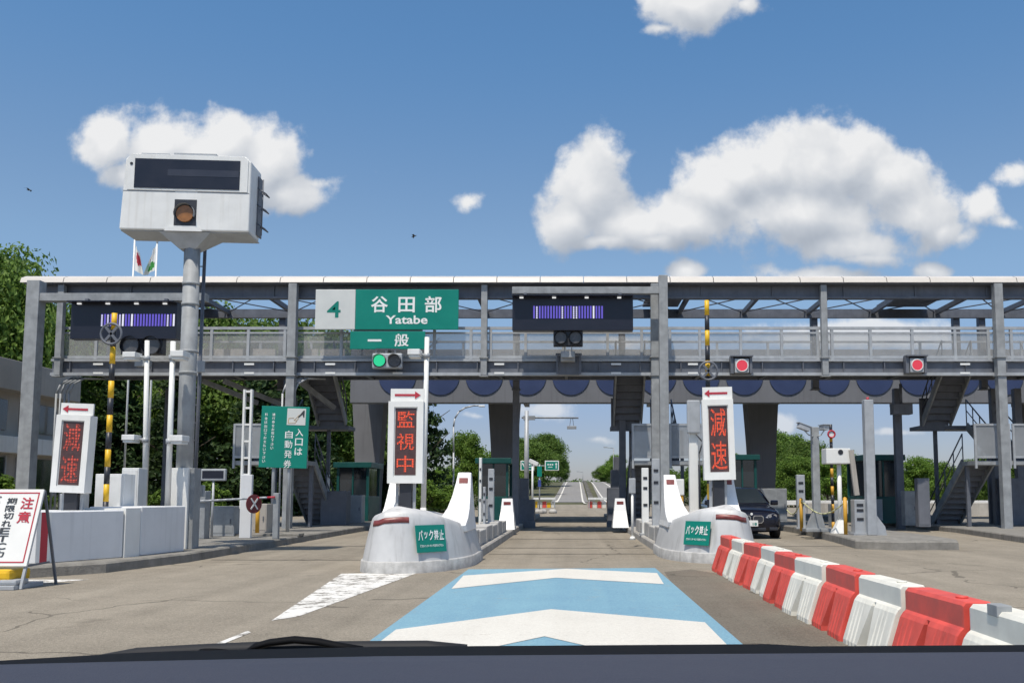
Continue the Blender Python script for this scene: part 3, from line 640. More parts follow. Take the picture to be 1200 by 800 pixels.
# cable trunking bundles down the columns
for px0, dx in ((330, 4.5), (64, 5)):
    mb = MB()
    for k in range(4):
        x = PX(px0 + dx * k, YF - .25, 500); mb.tube([(x + .8, YF + .5, zdb - .03), (x + .35, YF + .0, zdb - .07), (x + .1, YF - .2, zdb - .28), (x, YF - .25, zdb - .6), (x, YF - .25, .2)], .033, 8)
    mb.build('cable_conduit', STEELL if px0 == 330 else STEEL, t)
for px, w in ((238, .9), (255, 1.0), (280, 1.1), (304, 1.2), (365, .5), (390, .9)):   # pale boards standing on the deck behind the railing
    x = PX(px, YF + .5, 412); mb = MB(); mb.box(x - w / 2.2, x + w / 2.2, YF + .45, YF + .52, zdt - .02, zdt + .42, .01); mb.build('service_board', BEIGE, t)
# underslung stair stringers at left
for a, b in (((237, 446), (302, 472)), ((262, 446), (330, 474)), ((350, 446), (392, 478))):
    mb = MB(); p0 = P(*a, 32.0); p1 = P(*b, 33.4); mb.bar(p0, p1, .12, .16); mb.build('brace', STEEL, t)
def stairs(xc, label, flip=1, w=1.0):
    s = thing('staircase', label, 'staircase', (xc, 32.5, 0), 'steel staircases up to the footbridge')
    def flight(y0, z0, y1, z1, xa, xb, n):
        mb = MB()
        for i in range(n):
            f0, f1 = i / n, (i + 1) / n; ya, yb = y0 + (y1 - y0) * f0, y0 + (y1 - y0) * f1; za = z0 + (z1 - z0) * f1
            mb.box(xa + .04, xb - .04, min(ya, yb) - .02, max(ya, yb) + .02, za - .05, za)
            mb.box(xa + .04, xb - .04, ya - .012, ya + .012, za - (z1 - z0) / n + .002, za - .052)
        o = mb.build('flight', STEELD, s); mb = MB()
        for x in (xa, xb): mb.bar((x, y0, z0 + .08), (x, y1, z1 - .02), .06, .28)
        mb.build('stringer', STEEL, s); mb = MB()
        for x in (xa, xb):
            mb.tube([(x, y0, z0 + .95), (x, y1, z1 + .95)], .025); mb.tube([(x, y0, z0 + .55), (x, y1, z1 + .55)], .018)
            for i in range(5):
                f = i / 4; mb.cyl((x, y0 + (y1 - y0) * f, z0 + (z1 - z0) * f), (x, y0 + (y1 - y0) * f, z0 + (z1 - z0) * f + .95), .02, n=6)
        mb.build('handrail', STEELD, s)
    z1_, z2_ = 2.35, 3.75; fx = lambda a: xc + flip * a
    xa, xb = sorted((fx(0), fx(w))); flight(35.2, 0.0, 32.0, z1_, xa, xb, 12)
    x0, x1 = sorted((fx(-.05), fx(2.2 + w * .2)))
    mb = MB(); mb.box(x0, x1, 30.95, 32.0, z1_ - .14, z1_, .01); mb.build('landing', STEEL, s)
    mb = MB(); mid = (x0 + x1) / 2
    for a, b in ((x0, mid - .04), (mid + .04, x1)):
        for x in (a + .03, b - .03): mb.box(x - .035, x + .035, 30.90, 30.96, z1_ - .25, z1_ + 1.22)
        for z in (z1_ + .12, z1_ + 1.19): mb.box(a + .066, b - .066, 30.905, 30.955, z - .035, z + .035)
    mb.build('panel_frame', STEELL, s)
    for a, b in ((x0, mid - .04), (mid + .04, x1)):
        mb = MB(); mb.box(a + .07, b - .07, 30.925, 30.935, z1_ + .157, z1_ + 1.152); mb.build('mesh_panel', MESHP, s)
    xa, xb = sorted((fx(w + .1), fx(2 * w + .1))); flight(32.0, z1_, 34.2, z2_, xa, xb, 7)
    xa, xb = sorted((fx(-.6), fx(2 * w + .2))); mb = MB(); mb.box(xa, xb, 34.25, 35.3, z2_ - .14, z2_, .01); mb.build('landing', STEELD, s)
    mb = MB(); mb.box(xa, xa + .9, 34.21, 34.24, z2_ - .2, z2_ + 1.0); mb.build('side_panel', STEELD, s)
    xa, xb = sorted((fx(-.5), fx(.5))); flight(34.25, z2_, 32.2, zdt - .05, xa, xb, 8)
    for (x, y) in ((x0 + .1, 31.9), (x1 - .1, 31.9)): mb = MB(); mb.box(x - .06, x + .06, y - .14, y - .02, 0, z1_ - .142); mb.build('post', STEELD, s)
    for x in (x0 + .2, x1 - .3): mb = MB(); mb.box(x - .06, x + .06, 34.7, 34.82, 0, z2_ - .142); mb.build('post', STEELD, s)
    return s
stairs(PX(1092, 35, 615), 'grey steel staircase at right with two landings beside the last gantry column')
stairs(PX(733, 34, 600) + .1, 'dark steel staircase on the middle island just right of our lane', w=.75)
stairs(PX(372, 34, 600) + .4, 'dark steel staircase behind the green entrance ticket sign', flip=-1)
# sign portal frames (post + arm) carrying the message boards
def portal(pxc, y, w, px_arm0, px_arm1, py0, py1, ztop_py, label, pyx=400):
    x = PX(pxc, y, pyx); s = thing('sign_post', label, 'sign post', (x, y, 0), 'steel posts carrying the message boards')
    mb = MB(); mb.box(x - w / 2, x + w / 2, y, y + w, 0, PZ(ztop_py, y), .015); mb.build('post', STEEL, s)
    a0, a1 = sorted((PX(px_arm0, y, 345), PX(px_arm1, y, 345)))
    mb = MB(); mb.box(a0, a1, y + .03, y + w - .03, PZ(py1, y), PZ(py0, y), .01); mb.build('arm', STEEL, s)
    mb = MB(); mb.box(x - w, x + w, y - w * .5, y + w * 1.5, .18, .22); mb.build('base_plate', STEEL, s)
portal(35, 28.6, .40, 42, 240, 343, 352, 328, 'square steel post with a long arm holding the left message board')
portal(778, 29.4, .28, 600, 774, 335.5, 343.5, 322, 'tall square steel post topping the roof holding the middle message board')
def message_board(px0, px1, py0, py1, y, bar0, bar1, by0, by1, lab, sig=None, seed=1):
    a = P(px0, py0, y); b = P(px1, py1, y); s = thing('message_board', lab, 'message board', ((a.x + b.x) / 2, y, b.z), 'dark message boards over the lanes')
    mb = MB(); mb.box(a.x, b.x, y, y + .35, b.z, a.z, .01); mb.build('housing', DARK, s)
    mb = MB(); mb.box(a.x, b.x, y - .30, y - .002, a.z - .05, a.z - .02); mb.build('hood', DARK, s)
    mb = MB()
    for k in range(4): x = a.x + (b.x - a.x) * (.06 + .27 * k); mb.box(x, x + .12, y - .06, y - .01, a.z - .085, a.z - .055)
    mb.build('lamp_strip', STRIP, s)
    p0 = P(bar0, by0, y); p1 = P(bar1, by1, y); n = 25; rg = random.Random(seed)
    mp, mw = MB(), MB(); st = (p1.x - p0.x) / n
    for k in range(n):
        x = p0.x + k * st; m_ = mw if rg.random() < .38 else mp; dots = rg.random() < .5 and m_ is mw
        if dots:
            for q in range(6): z = p1.z + (p0.z - p1.z) * q / 6; m_.box(x, x + st * .5, y - .012, y - .003, z, z + (p0.z - p1.z) * .1)
            mp.box(x, x + st * .45, y - .008, y - .003, p1.z, p0.z)
        else: m_.box(x, x + st * .55, y - .012, y - .003, p1.z, p0.z)
    mp.build('display_column', LEDP, s); mw.build('display_column', LEDW, s)
    mb = MB()
    for x in (a.x + .4, b.x - .4): mb.box(x - .05, x + .05, y + .1, y + .3, a.z - .02, a.z + .12)
    mb.build('hanger', STEELD, s)
    return s
message_board(84, 206, 353.5, 397, 28.4, 119, 206, 368, 382, 'dark message board lit with purple columns at left, partly behind the thick pole', seed=4)
message_board(600.5, 742, 346.5, 387, 29.2, 625, 708, 358.5, 373, 'dark message board lit with purple columns above our own lane', seed=2)
def black_signal(px0, px1, py0, py1, y, lab):
    a = P(px0, py0, y); b = P(px1, py1, y); s = thing('lane_signal', lab, 'signal', ((a.x + b.x) / 2, y, b.z), 'lane signals on the footbridge')
    mb = MB(); mb.box(a.x, b.x, y, y + .28, b.z, a.z, .02); mb.build('housing', BLK, s); c = (a.z + b.z) / 2; q = (b.x - a.x) / 4
    for x in (a.x + q, b.x - q):
        mb = MB(); mb.disc((x, y - .01, c), q * .78, .03, 24); l = mb.build('lens', LENS, s)
        mb = MB(); mb.cyl((x, y - .16, c), (x, y - .0, c), q * .9, q * .9, 24, cap=False); mb.build('hood', BLK, l)
    mb = MB(); m_ = (a.x + b.x) / 2
    for x in (m_ - .12, m_ + .1): mb.box(x, x + .03, y + .1, y + .14, b.z - .35, b.z)
    mb.box(m_ - .22, m_ + .2, y + .05, y + .3, b.z - .36, b.z - .16, .01); mb.build('bracket', STEEL, s)
black_signal(648.5, 683, 386.5, 405, 29.3, 'unlit black twin lamp signal under the middle message board')
black_signal(142, 190, 395.5, 415, 28.5, 'unlit black twin lamp signal under the left message board')
# cradle around the middle signal
def cradle(px0, px1, py0, py1, y, s, m=STEELD):
    a = P(px0, py0, y); b = P(px1, py1, y); mb = MB()
    for x in (a.x, b.x): mb.box(x - .03, x + .03, y - .02, y + .04, b.z, a.z)
    mb.box(a.x - .05, b.x + .05, y - .025, y + .045, a.z, a.z + .06); mb.box(a.x + .03, b.x - .03, y + .16, y + .19, b.z, a.z); return mb.build('bracket', m, s)
s = thing('sensor_box', 'small grey sensor box in a steel bracket under the middle signal', 'sensor', (PX(666, 30), 30.0, PZ(437, 30)))
cradle(653, 680, 416, 438, 30.0, s)
a = P(657, 412, 29.9); b = P(674, 423, 29.9); mb = MB(); mb.box(a.x, b.x, 29.9, 30.15, b.z, a.z, .02); mb.build('housing', STEELL, s)
# green lane signal and two red ones
def lane_signal(px0, px1, py0, py1, y, lamps, lab, hood=False, body=STEELL):
    a = P(px0, py0, y); b = P(px1, py1, y); s = thing('lane_signal', lab, 'signal', ((a.x + b.x) / 2, y, b.z), 'lane signals on the footbridge'); n = len(lamps); c = (a.z + b.z) / 2
    mb = MB(); mb.box(a.x, b.x, y, y + .22, b.z, a.z, .05 if n == 2 else .015); mb.build('housing', body, s); wl = (b.x - a.x) / n
    for i, m_ in enumerate(lamps):
        x = a.x + wl * (i + .5); r_ = min(wl, a.z - b.z) * .38
        mb = MB(); mb.disc((x, y - .015, c), r_, .03, 28); l = mb.build('lens', m_, s)
        mb = MB(); mb.ring((x, y - .02, c), r_ + .015, .02); mb.build('rim', BLK if n == 2 else WHITE, l)
        if n == 2:
            mb = MB(); pts = []
            A = [Vector((x + math.cos(q) * (r_ + .02), 0, c + math.sin(q) * (r_ + .02))) for q in [R(20 + 14 * k) for k in range(11)]]
            V0 = [mb.v((p_.x, y - .2, p_.z)) for p_ in A]; V1 = [mb.v((p_.x, y - .005, p_.z)) for p_ in A]
            for k in range(10): mb.face([V0[k], V0[k + 1], V1[k + 1], V1[k]], True)
            mb.build('visor', body, l)
    if hood:
        mb = MB(); mb.box(a.x - .13, b.x + .13, y - .06, y + .25, a.z + .06, a.z + .10); mb.box(a.x - .13, a.x - .03, y + .03, y + .25, b.z - .02, a.z + .06); mb.box(b.x + .03, b.x + .11, y + .03, y + .25, b.z - .02, a.z + .06)
        mb.box(a.x - .13, b.x + .11, y + .221, y + .28, b.z - .02, a.z + .06); mb.build('hood', STEELD, s)
    else:
        mb = MB()
        for f in (.12, .45, .75): x = a.x + (b.x - a.x) * f; mb.box(x - .02, x + .02, y + .06, y + .1, a.z, a.z + .12)
        mb.box(a.x + .1, b.x - .1, y + .05, y + .12, a.z + .12, a.z + .16); mb.build('bracket', STEELD, s)
    return s
lane_signal(436, 471, 413.5, 431.5, 29.9, [LITG, LENS], 'twin lamp lane signal lit green under the green signs')
lane_signal(861, 878, 420, 436.5, 30.0, [LITR], 'square lane signal lit red above the dark car, left of the two red ones', True)
lane_signal(1066.5, 1083, 419.5, 436, 30.0, [LITR], 'square lane signal lit red near the right staircase', True)
# ------------------------------------------------------------------ green gantry signs
y = 29.95
a = P(370, 339, y); m_ = P(416, 386, y); b = P(537, 386, y)
s = thing('lane_sign', 'green sign with white 4 panel and place name hung on the footbridge', 'sign', ((a.x + b.x) / 2, y, b.z))
mb = MB(); mb.box(m_.x, b.x, y, y + .06, b.z, a.z, .01); mb.build('panel', GREEN, s)
mb = MB(); mb.box(a.x, m_.x - .004, y, y + .06, b.z, a.z, .02); mb.build('number_panel', GREYS, s)
def pt(mb, s_, px0, px1, py0, py1, y, bold=.0):
    a = P(px0, py0, y); b = P(px1, py1, y); put_text(mb, s_, (a.x + b.x) / 2, (a.z + b.z) / 2, b.x - a.x, a.z - b.z, y - .006, bold)
mb = MB(); pt(mb, '4', 383.5, 399, 353, 372, y, .012); mb.build('lettering', TXTG, s)
mb = MB(); pt(mb, '谷', 435, 454.5, 347, 366, y, .018); pt(mb, '田', 467, 486, 348, 366, y, .018); pt(mb, '部', 498, 517.5, 347, 366, y, .018); pt(mb, 'Yatabe', 452, 501, 369.5, 379.5, y, .02)
mb.build('lettering', TXT, s)
mb = MB()
for px in (440, 455, 471, 520): x = PX(px, y); mb.box(x - .03, x + .03, y + .065, YF - .05, a.z - .5, a.z - .42)
mb.build('bracket', STEELD, s)
a = P(410.5, 388, y); b = P(498, 409, y)
s = thing('lane_sign', 'small green sign reading 一般 just under the place name sign', 'sign', ((a.x + b.x) / 2, y, b.z))
mb = MB(); mb.box(a.x, b.x, y, y + .06, b.z, a.z, .01); mb.build('panel', GREEN, s)
mb = MB(); pt(mb, '一', 431, 447, 397.5, 400, y, .0); pt(mb, '般', 462.5, 479, 391, 406, y, .018); mb.build('lettering', TXT, s)
mb = MB(); mb.box(a.x + .1, b.x - .1, y + .065, y + .12, a.z, a.z + .06); mb.build('bracket', STEELD, s)
# ------------------------------------------------------------------ traffic islands
def island(label, outline, m, z=.17, loc=None):
    s = thing('traffic_island', label, 'traffic island', loc or (outline[0][0], outline[0][1], 0))
    mb = MB(); c = Vector((sum(p_[0] for p_ in outline) / len(outline), sum(p_[1] for p_ in outline) / len(outline), 0))
    def ins(p_, k): d = Vector((c.x - p_[0], 0, 0)); d = d.normalized() * k if d.length > 0 else d; return (p_[0] + d.x, p_[1] + (k if p_[1] < c.y else -k))
    mb.loft([[(p_[0], p_[1], -.05) for p_ in outline], [(ins(p_, .012)[0], ins(p_, .012)[1], z - .03) for p_ in outline], [(ins(p_, .04)[0], ins(p_, .04)[1], z) for p_ in outline]], smooth=False)
    mb.build('kerb', m, s); return s
def nose_outline(x0, x1, yf, yb, round_=1.6, n=10):
    cx, hw = (x0 + x1) / 2, (x1 - x0) / 2
    pts = [(cx + hw * math.sin(R(-90 + 180 * i / n)), yf + round_ * (1 - math.cos(R(-90 + 180 * i / n)))) for i in range(n + 1)]
    return pts + [(x1, yb), (x0, yb)]
island('long kerbed island left of our lane behind the silver nose guard', nose_outline(-3.46, -1.80, 16.0, 54, 2.2), KERB)
island('long kerbed island right of our lane behind the silver nose guard', nose_outline(1.82, 3.52, 18.1, 54, 2.2), KERB)
island('worn kerbed island at left carrying the thick sign pole', [(-13.5, 14.3), (-8.3, 14.05), (-7.45, 15.2), (-7.1, 17.5), (-7.1, 54), (-10.2, 54), (-13.5, 30)], KERBD)
island('worn concrete island with blunt end right of the dark car', [(6.55, 21.9), (7.2, 21.3), (8.75, 21.4), (9.05, 22.2), (9.3, 24.5), (9.5, 54), (7.3, 54), (7.25, 30), (6.9, 25)], KERBD, .2)
island('kerbed island under the right staircase', [(11.6, 24.0), (19, 20.5), (19, 54), (12.6, 54), (12.6, 31)], KERBD)
def nose_guard(cx, hw, yf, lab, inn):
    """bow shaped guard: tip towards the outer side, long diagonal wall towards the lane (inn = +1/-1), two upswept fins"""
    s = thing('nose_guard', lab, 'nose guard', (cx, yf, 0), 'silver nose guards at the lane islands')
    N = 24; YB = yf + 3.3; tipx = cx - inn * hw * .42
    def out(t, k=0.0):            # t: -1 outer rear corner .. 0 tip .. 1 inner rear corner
        if t >= 0:
            a = min(1, t / .8); W = hw * 1.42 - k; L = 2.15 - k; th = a * R(90)
            x = tipx + inn * W * math.sin(th) ** .85; y = yf + k + L * (1 - math.cos(th)) ** 1.0
            if t > .8: y += (t - .8) / .2 * (YB - yf - 2.15)
        else:
            a = min(1, -t / .6); W = hw * .58 - k; L = 1.1; th = a * R(90)
            x = tipx - inn * W * math.sin(th); y = yf + k + L * (1 - math.cos(th))
            if t < -.6: y += (-t - .6) / .4 * (YB - yf - L - k)
        return (x, min(y, YB))
    def top(t):
        if t < -.1: return .95 - .06 * min(1, (-t - .1) / .5)
        if t < .3: return .95 + .05 * math.sin((t + .1) / .4 * math.pi)
        return .95 - .23 * min(1, (t - .3) / .45)
    ts = [-1 + i / N for i in range(2 * N + 1)]
    lay = ((0.0, .0), (.3, .04), (.6, .085), (.82, .12), (.92, .145), (.975, .18), (1.0, .23), (1.03, .32))
    mb = MB(); rings = [[(out(t, k)[0], out(t, k)[1], .17 + (top(t) - .17) * zf) for t in ts] for zf, k in lay]
    mb.loft(rings, closed=False, caps=False)
    A = [mb.v(p_) for p_ in rings[-1]]; mid = [mb.v(((rings[-1][i][0] + rings[-1][2 * N - i][0]) / 2, (rings[-1][i][1] + rings[-1][2 * N - i][1]) / 2, max(rings[-1][i][2], rings[-1][2 * N - i][2]) + .10 * min(1, i / N * 2) * (1 - (i / N) ** 3))) for i in range(N)]
    for i in range(N - 1): mb.face([A[i], A[i + 1], mid[i + 1], mid[i]], True); mb.face([mid[i], mid[i + 1], A[2 * N - i - 1], A[2 * N - i]], True)
    mb.face([A[N - 1], A[N], A[N + 1], mid[N - 1]], True)
    B = [mb.v(r_[0]) for r_ in rings]; C = [mb.v(r_[-1]) for r_ in rings]; mb.face(B + C[::-1])
    bmesh.ops.remove_doubles(mb.bm, verts=mb.bm.verts, dist=.002)
    mb.build('body', SILVER, s)
    mb = MB(); mb.loft([[(out(t, k)[0], out(t, k)[1], z) for t in ts] for z, k in ((0.0, -.03), (.17, -.022), (.19, -.01), (.19, .03))], closed=False, caps=False); mb.build('plinth', mat_plinth, s)
    def skin(t, zz, off):         # a point on the battered wall at height zz
        f = (zz - .17) / (top(t) - .17); k = 0
        for (z0, k0), (z1, k1) in zip(lay, lay[1:]):
            if z0 <= f <= z1: k = k0 + (k1 - k0) * (f - z0) / (z1 - z0)
        return out(t, k - off) + (zz,)
    mb = MB(); bt = [-.22 + .36 * i / 20 for i in range(21)]
    mb.loft([[skin(t, top(t) - d_, o_) for t in bt] for d_, o_ in ((.20, -.004), (.20, .008), (.155, .008), (.11, .008), (.11, -.004))], closed=False, caps=False); mb.build('reflector_band', REFL, s)
    for sg in (-1, 1):            # fins: concave front sweeping up from the wall top
        x1 = cx + sg * (hw - (.11 if sg == inn else .05))
        prof = [(yf + 1.50, .72, .58), (yf + 1.95, .84, .49), (yf + 2.25, 1.0, .41), (yf + 2.46, 1.22, .34), (yf + 2.63, 1.46, .285), (yf + 2.73, 1.66, .245)]
        yb = YB - .1; rings = []
        for (yy, zz, w) in prof:
            xo = x1 - sg * .05 * (zz - .7); xi = xo - sg * w; back = yb - (zz - .7) * .33
            rings.append([(xi, yy, zz), (xo, yy, zz), (xo, back, zz), (xi, back, zz)])
        rings.insert(0, [(rings[0][0][0], yf + 1.55, .60), (x1 + sg * .02, yf + 1.55, .60), (x1 + sg * .02, yb, .60), (rings[0][0][0], yb, .60)])
        mb = MB(); mb.loft(rings, smooth=False); f = mb.build('fin', FINW, s)
        bv = f.modifiers.new('bevel', 'BEVEL'); bv.width = .018; bv.segments = 2; bv.limit_method = 'ANGLE'
        w = prof[-1][2]; xo = x1 - sg * .055; xi = xo - sg * w; a0, a1 = sorted((xo - sg * .04, xi + sg * .04))
        mb = MB(Matrix.Translation((0, yf + 2.66, 1.50)) @ Matrix.Rotation(R(-21), 4, 'X')); mb.box(a0, a1, -.022, -.004, -.055, .055); mb.build('reflector', REFL, f)
    return s, out, skin
mat_plinth = mat('plinth_concrete', (.48, .475, .46), .8, var=.3, scale=5, bump=.4, streak=.6, dirt=(.3, .29, .27))
NG1 = nose_guard(-2.62, .88, 15.0, 'silver boat shaped nose guard with white fins left of our lane', 1)
NG2 = nose_guard(2.64, .86, 17.1, 'silver boat shaped nose guard with white fins right of our lane by the barriers', -1)
def stop_sign(G_, t_mid, zc, lab, inn):
    s, out, skin = G_
    p0 = Vector(skin(t_mid - .06 * inn, zc, .02)); p1 = Vector(skin(t_mid + .06 * inn, zc, .02)); d = p1 - p0; d.z = 0
    yaw = math.degrees(math.atan2(d.y, d.x)); c = Vector(skin(t_mid, zc, .035))
    q = thing('warning_sign', lab, 'sign', tuple(c), 'green no reversing signs')
    Mx = frame(c, yaw, -9); w, h = .63, .44
    mb = MB(Mx); mb.box(-w / 2, w / 2, 0, .012, -h / 2, h / 2, .003); mb.build('panel', GREEN, q)
    mb = MB(Mx)
    for k, ch in enumerate('バック禁止'): put_text(mb, ch, -.225 + .1125 * k, .055, .098 if ch != 'ッ' else .075, .165 if ch != 'ッ' else .11, -.006, .02)
    put_text(mb, '後方のインターホンでお知らせ下さい', 0, -.115, .5, .045, -.006, .02); mb.build('lettering', TXT, q)
stop_sign(NG1, .285, .54, 'green sign reading バック禁止 on the left nose guard', 1)
stop_sign(NG2, .285, .54, 'green sign reading バック禁止 on the right nose guard', -1)
# ------------------------------------------------------------------ upright LED signs
def led_sign(px0, px1, py0, py1, y, chars, arrow, lab, yaw=0.0, roll=0.0, led=None):
    led = led or LEDR; a = P(px0, py0, y); b = P(px1, py1, y); w, h = b.x - a.x, a.z - b.z; cx = (a.x + b.x) / 2; zc = (a.z + b.z) / 2
    s = thing('led_sign', lab, 'led sign', (cx, y, b.z), 'upright red lit signs at the islands')
    Mx = Matrix.Translation((cx, y, zc)) @ Matrix.Rotation(R(yaw), 4, 'Z') @ Matrix.Rotation(R(roll), 4, 'Y')
    zt = h / 2; za = zt - h * .135; hb = -h / 2
    mb = MB(Mx); mb.box(-w / 2, w / 2, 0, .24, hb, za, .012); mb.build('housing', FRAMEW, s)
    sw, s0, s1 = w * .60 / 2, hb + h * .085, za - h * .075
    mb = MB(Mx); mb.box(-sw, sw, -.006, -.001, s0, s1); scr = mb.build('screen', LEDBG, s)
    mb = MB(Mx); mb.box(-w / 2, w / 2, -.03, -.001, hb, s0 - .02); mb.box(-w / 2, w / 2, -.03, -.001, s1 + .02, za - .004); mb.box(-w / 2, -sw - .02, -.0301, -.0011, s0 - .02, s1 + .02); mb.box(sw + .02, w / 2, -.0301, -.0011, s0 - .02, s1 + .02); mb.build('frame', FRAMEW, s)
    n = len(chars); ch_h = (s1 - s0) / max(n, 2)
    mb = MB(Mx)
    for i, c in enumerate(chars): put_text(mb, c, 0, s1 - ch_h * (i + .5), sw * 2 * .82, ch_h * .86 if n == 2 else ch_h * .74, -.010, .012 if led is LEDDIM else .006)
    mb.build('lettering', led, scr)
    mb = MB(Mx); mb.box(-w * .46, w * .5, .05, .09, za + .004, zt); ap = mb.build('arrow_plate', FRAMEW, s)
    mb = MB(Mx); zc_ = (za + zt) / 2; k = arrow; hh = (zt - za) * .30
    mb.mi = 0; mb.box(-w * .34, w * .34, .042, .047, zc_ - hh * .28, zc_ + hh * .28); mb.prism([(k * w * .24, zc_ - hh), (k * w * .40, zc_), (k * w * .24, zc_ + hh)], 'y', .040, .048); mb.build('arrow', RED, ap)
    mb = MB(); mb.bar((cx, y + .12, .17), (cx, y + .12, b.z + .02), .22, .16); mb.build('stand', BLK, s)
    mb = MB(); mb.bar((cx - .16, y + .14, .17), (cx - .16, y + .14, b.z + .02), .05, .05); mb.bar((cx + .15, y + .14, .17), (cx + .15, y + .14, b.z + .02), .05, .05); mb.build('strut', STEELL, s)
    return s
led_sign(456, 495, 455, 566, 16.9, '監視中', 1, 'upright red lit sign reading 監視中 with arrow pointing right', 2)
led_sign(823, 861, 453, 562, 19.2, '減速', -1, 'upright red lit sign reading 減速 with arrow pointing left, right of our lane', -2, -1.2)
led_sign(67, 101, 472, 577, 16.0, '減速', -1, 'upright red lit sign in shade at far left with arrow pointing left', 2, 2.2, LEDDIM)
# ------------------------------------------------------------------ striped poles with round cross boards
def striped_pole(px, y, z0, py_top, py_disc, lab, r_=.05):
    x = PX(px, y, 480); zt = PZ(py_top, y); s = thing('striped_pole', lab, 'striped pole', (x, y, z0), 'yellow and black striped poles')
    mb = MB(); n = int((zt - z0) / .31); 
    for i in range(n):
        mb.mi = i % 2; mb.cyl((x, y, z0 + (zt - z0) * i / n), (x, y, z0 + (zt - z0) * (i + 1) / n), r_, r_, 12)
    mb.build('pole', [BLK, YEL], s)
    zc = PZ(py_disc, y); rr_ = .19; yy = y - .09
    mb = MB(); mb.ring((x, yy, zc), rr_, .024)
    for q in (1, -1): mb.bar((x - rr_ * .64, yy, zc - q * rr_ * .77), (x + rr_ * .64, yy, zc + q * rr_ * .77), .03, .045)
    mb.box(x - .02, x + .02, yy, y - r_ * .7, zc - .03, zc + .03); mb.build('cross_board', STEELD, s)
    return s
striped_pole(129, 17.2, .17, 367, 392, 'tall yellow and black striped pole with round cross board at left')
striped_pole(830, 19.75, .17, 352, 435, 'tall yellow and black striped pole behind the right red lit sign')
# ------------------------------------------------------------------ big variable sign on pole (left)
yb = 18.6; c = P(217.5, 280, yb); px_ = P(210, 560, yb + .1).x
s = thing('road_sign', 'large white box sign with blank dark screen on a thick grey pole', 'sign', (px_, yb, 0))
mb = MB(); mb.cyl((px_, yb + .35, .17), (c.x, yb + .35, c.z + .25), .165, .16, 24); pole = mb.build('pole', STEEL, s)
mb = MB()
for py in (333, 357, 412, 437): q = P(214, py, yb + .35); f = (q.z - .17) / (c.z - .17); x = px_ + (c.x - px_) * f; mb.cyl((x, yb + .35, q.z - .03), (x, yb + .35, q.z + .03), .175, .175, 24)
mb.build('clamp_band', STEEL, s)
a = P(198, 548, yb + .1); mb = MB(); mb.box(px_ - .21, px_ + .17, yb + .12, yb + .6, .17, a.z, .015); mb.build('pole_casing', FRAMEW, s)
mb = MB(); mb.box(px_ + .175, px_ + .26, yb + .2, yb + .55, .17, a.z, .01); mb.build('casing_side', STEEL, s)
cen = P(217, 278, yb); W, H_ = 2.56, 1.60
Mx = Matrix.Translation((cen.x - .02, yb, cen.z + .12)) @ Matrix.Rotation(R(3.2), 4, 'Z') @ Matrix.Rotation(R(.5), 4, 'Y')
mb = MB(Mx)
mb.prism([(-W / 2 - .02, .02), (W / 2 + .0, .02), (W / 2 + .0, H_ - .12), (W / 2 - .12, H_), (-W / 2 + .16, H_), (-W / 2 + .04, H_ - .12)], 'y', 0, .75)
bx = mb.build('housing', WHITE, s); bv = bx.modifiers.new('bevel', 'BEVEL'); bv.width = .03; bv.segments = 3; bv.limit_method = 'ANGLE'
mb = MB(Mx); mb.prism([(-W / 2 + .10, H_ - .76), (W / 2 - .06, H_ - .76), (W / 2 - .06, H_ - .10), (W / 2 - .14, H_ - .02), (-W / 2 + .16, H_ - .02), (-W / 2 + .10, H_ - .10)], 'y', -.016, -.003); fp = mb.build('screen_bezel', WHITE, s)
mb = MB(Mx); mb.box(-W / 2 + .24, W / 2 - .22, -.026, -.017, H_ - .72, H_ - .11); sc_ = mb.build('screen', DARK, s)
mb = MB(Mx); mb.box(-W / 2 + .9, W / 2 - .24, -.030, -.0272, H_ - .46, H_ - .32); mb.build('unlit_line', mat('dim_line', (.03, .035, .055), .4), sc_)
mb = MB(Mx); mb.box(-W / 2 + .02, -.225, -.0045, -.0005, H_ - .785, H_ - .775); mb.build('panel_seam', STEELD, s)
mb = MB(Mx); mb.box(.225, W / 2 - .02, -.0045, -.0005, H_ - .785, H_ - .775); mb.build('panel_seam', STEELD, s)
mb = MB(Mx); mb.disc((-W / 2 + .17, -.02, H_ - .22), .03, .01, 14); mb.build('light_sensor', BLK, s)
mb = MB(Mx); mb.box(-.22, .22, -.006, -.001, .12, .66); rc = mb.build('lamp_recess', BLK, s)
mb = MB(Mx); mb.disc((0, -.02, .36), .17, .05, 28); mb.build('amber_lamp', AMBER, rc)
mb = MB(Mx); A = [(math.cos(q) * .2, .36 + math.sin(q) * .2) for q in [R(-20 + 20 * k) for k in range(12)]]
V0 = [mb.v((x, -.12, z)) for x, z in A]; V1 = [mb.v((x, -.007, z)) for x, z in A]
for k in range(11): mb.face([V0[k], V0[k + 1], V1[k + 1], V1[k]], True)
mb.build('visor', STEEL, rc)
mb = MB(Mx); mb.prism([(-W / 2, .0), (W / 2 - .01, .0), (W / 2 - .01, .018), (-W / 2, .018)], 'y', .05, .82); mb.build('base_edge', STEELL, s)
mb = MB(Mx); mb.loft([[(-.52, .02, .0), (.52, .02, .0), (.52, .8, .0), (-.52, .8, .0)], [(-.17, .2, -.30), (.17, .2, -.30), (.17, .52, -.30), (-.17, .52, -.30)]], smooth=False); mb.build('neck', STEELL, s)
mb = MB(Mx); mb.prism([(-.40, .001), (.36, .001), (.30, .09), (-.34, .09)], 'y', -.03, -.004); mb.build('front_skirt', WHITE, s)
mb = MB(Mx)
for z in (.35, .75, 1.1): mb.tube([(W / 2, .5, z), (W / 2 + .18, .5, z - .12), (W / 2 + .18, .75, z - .12), (W / 2, .75, z)], .014, 6)
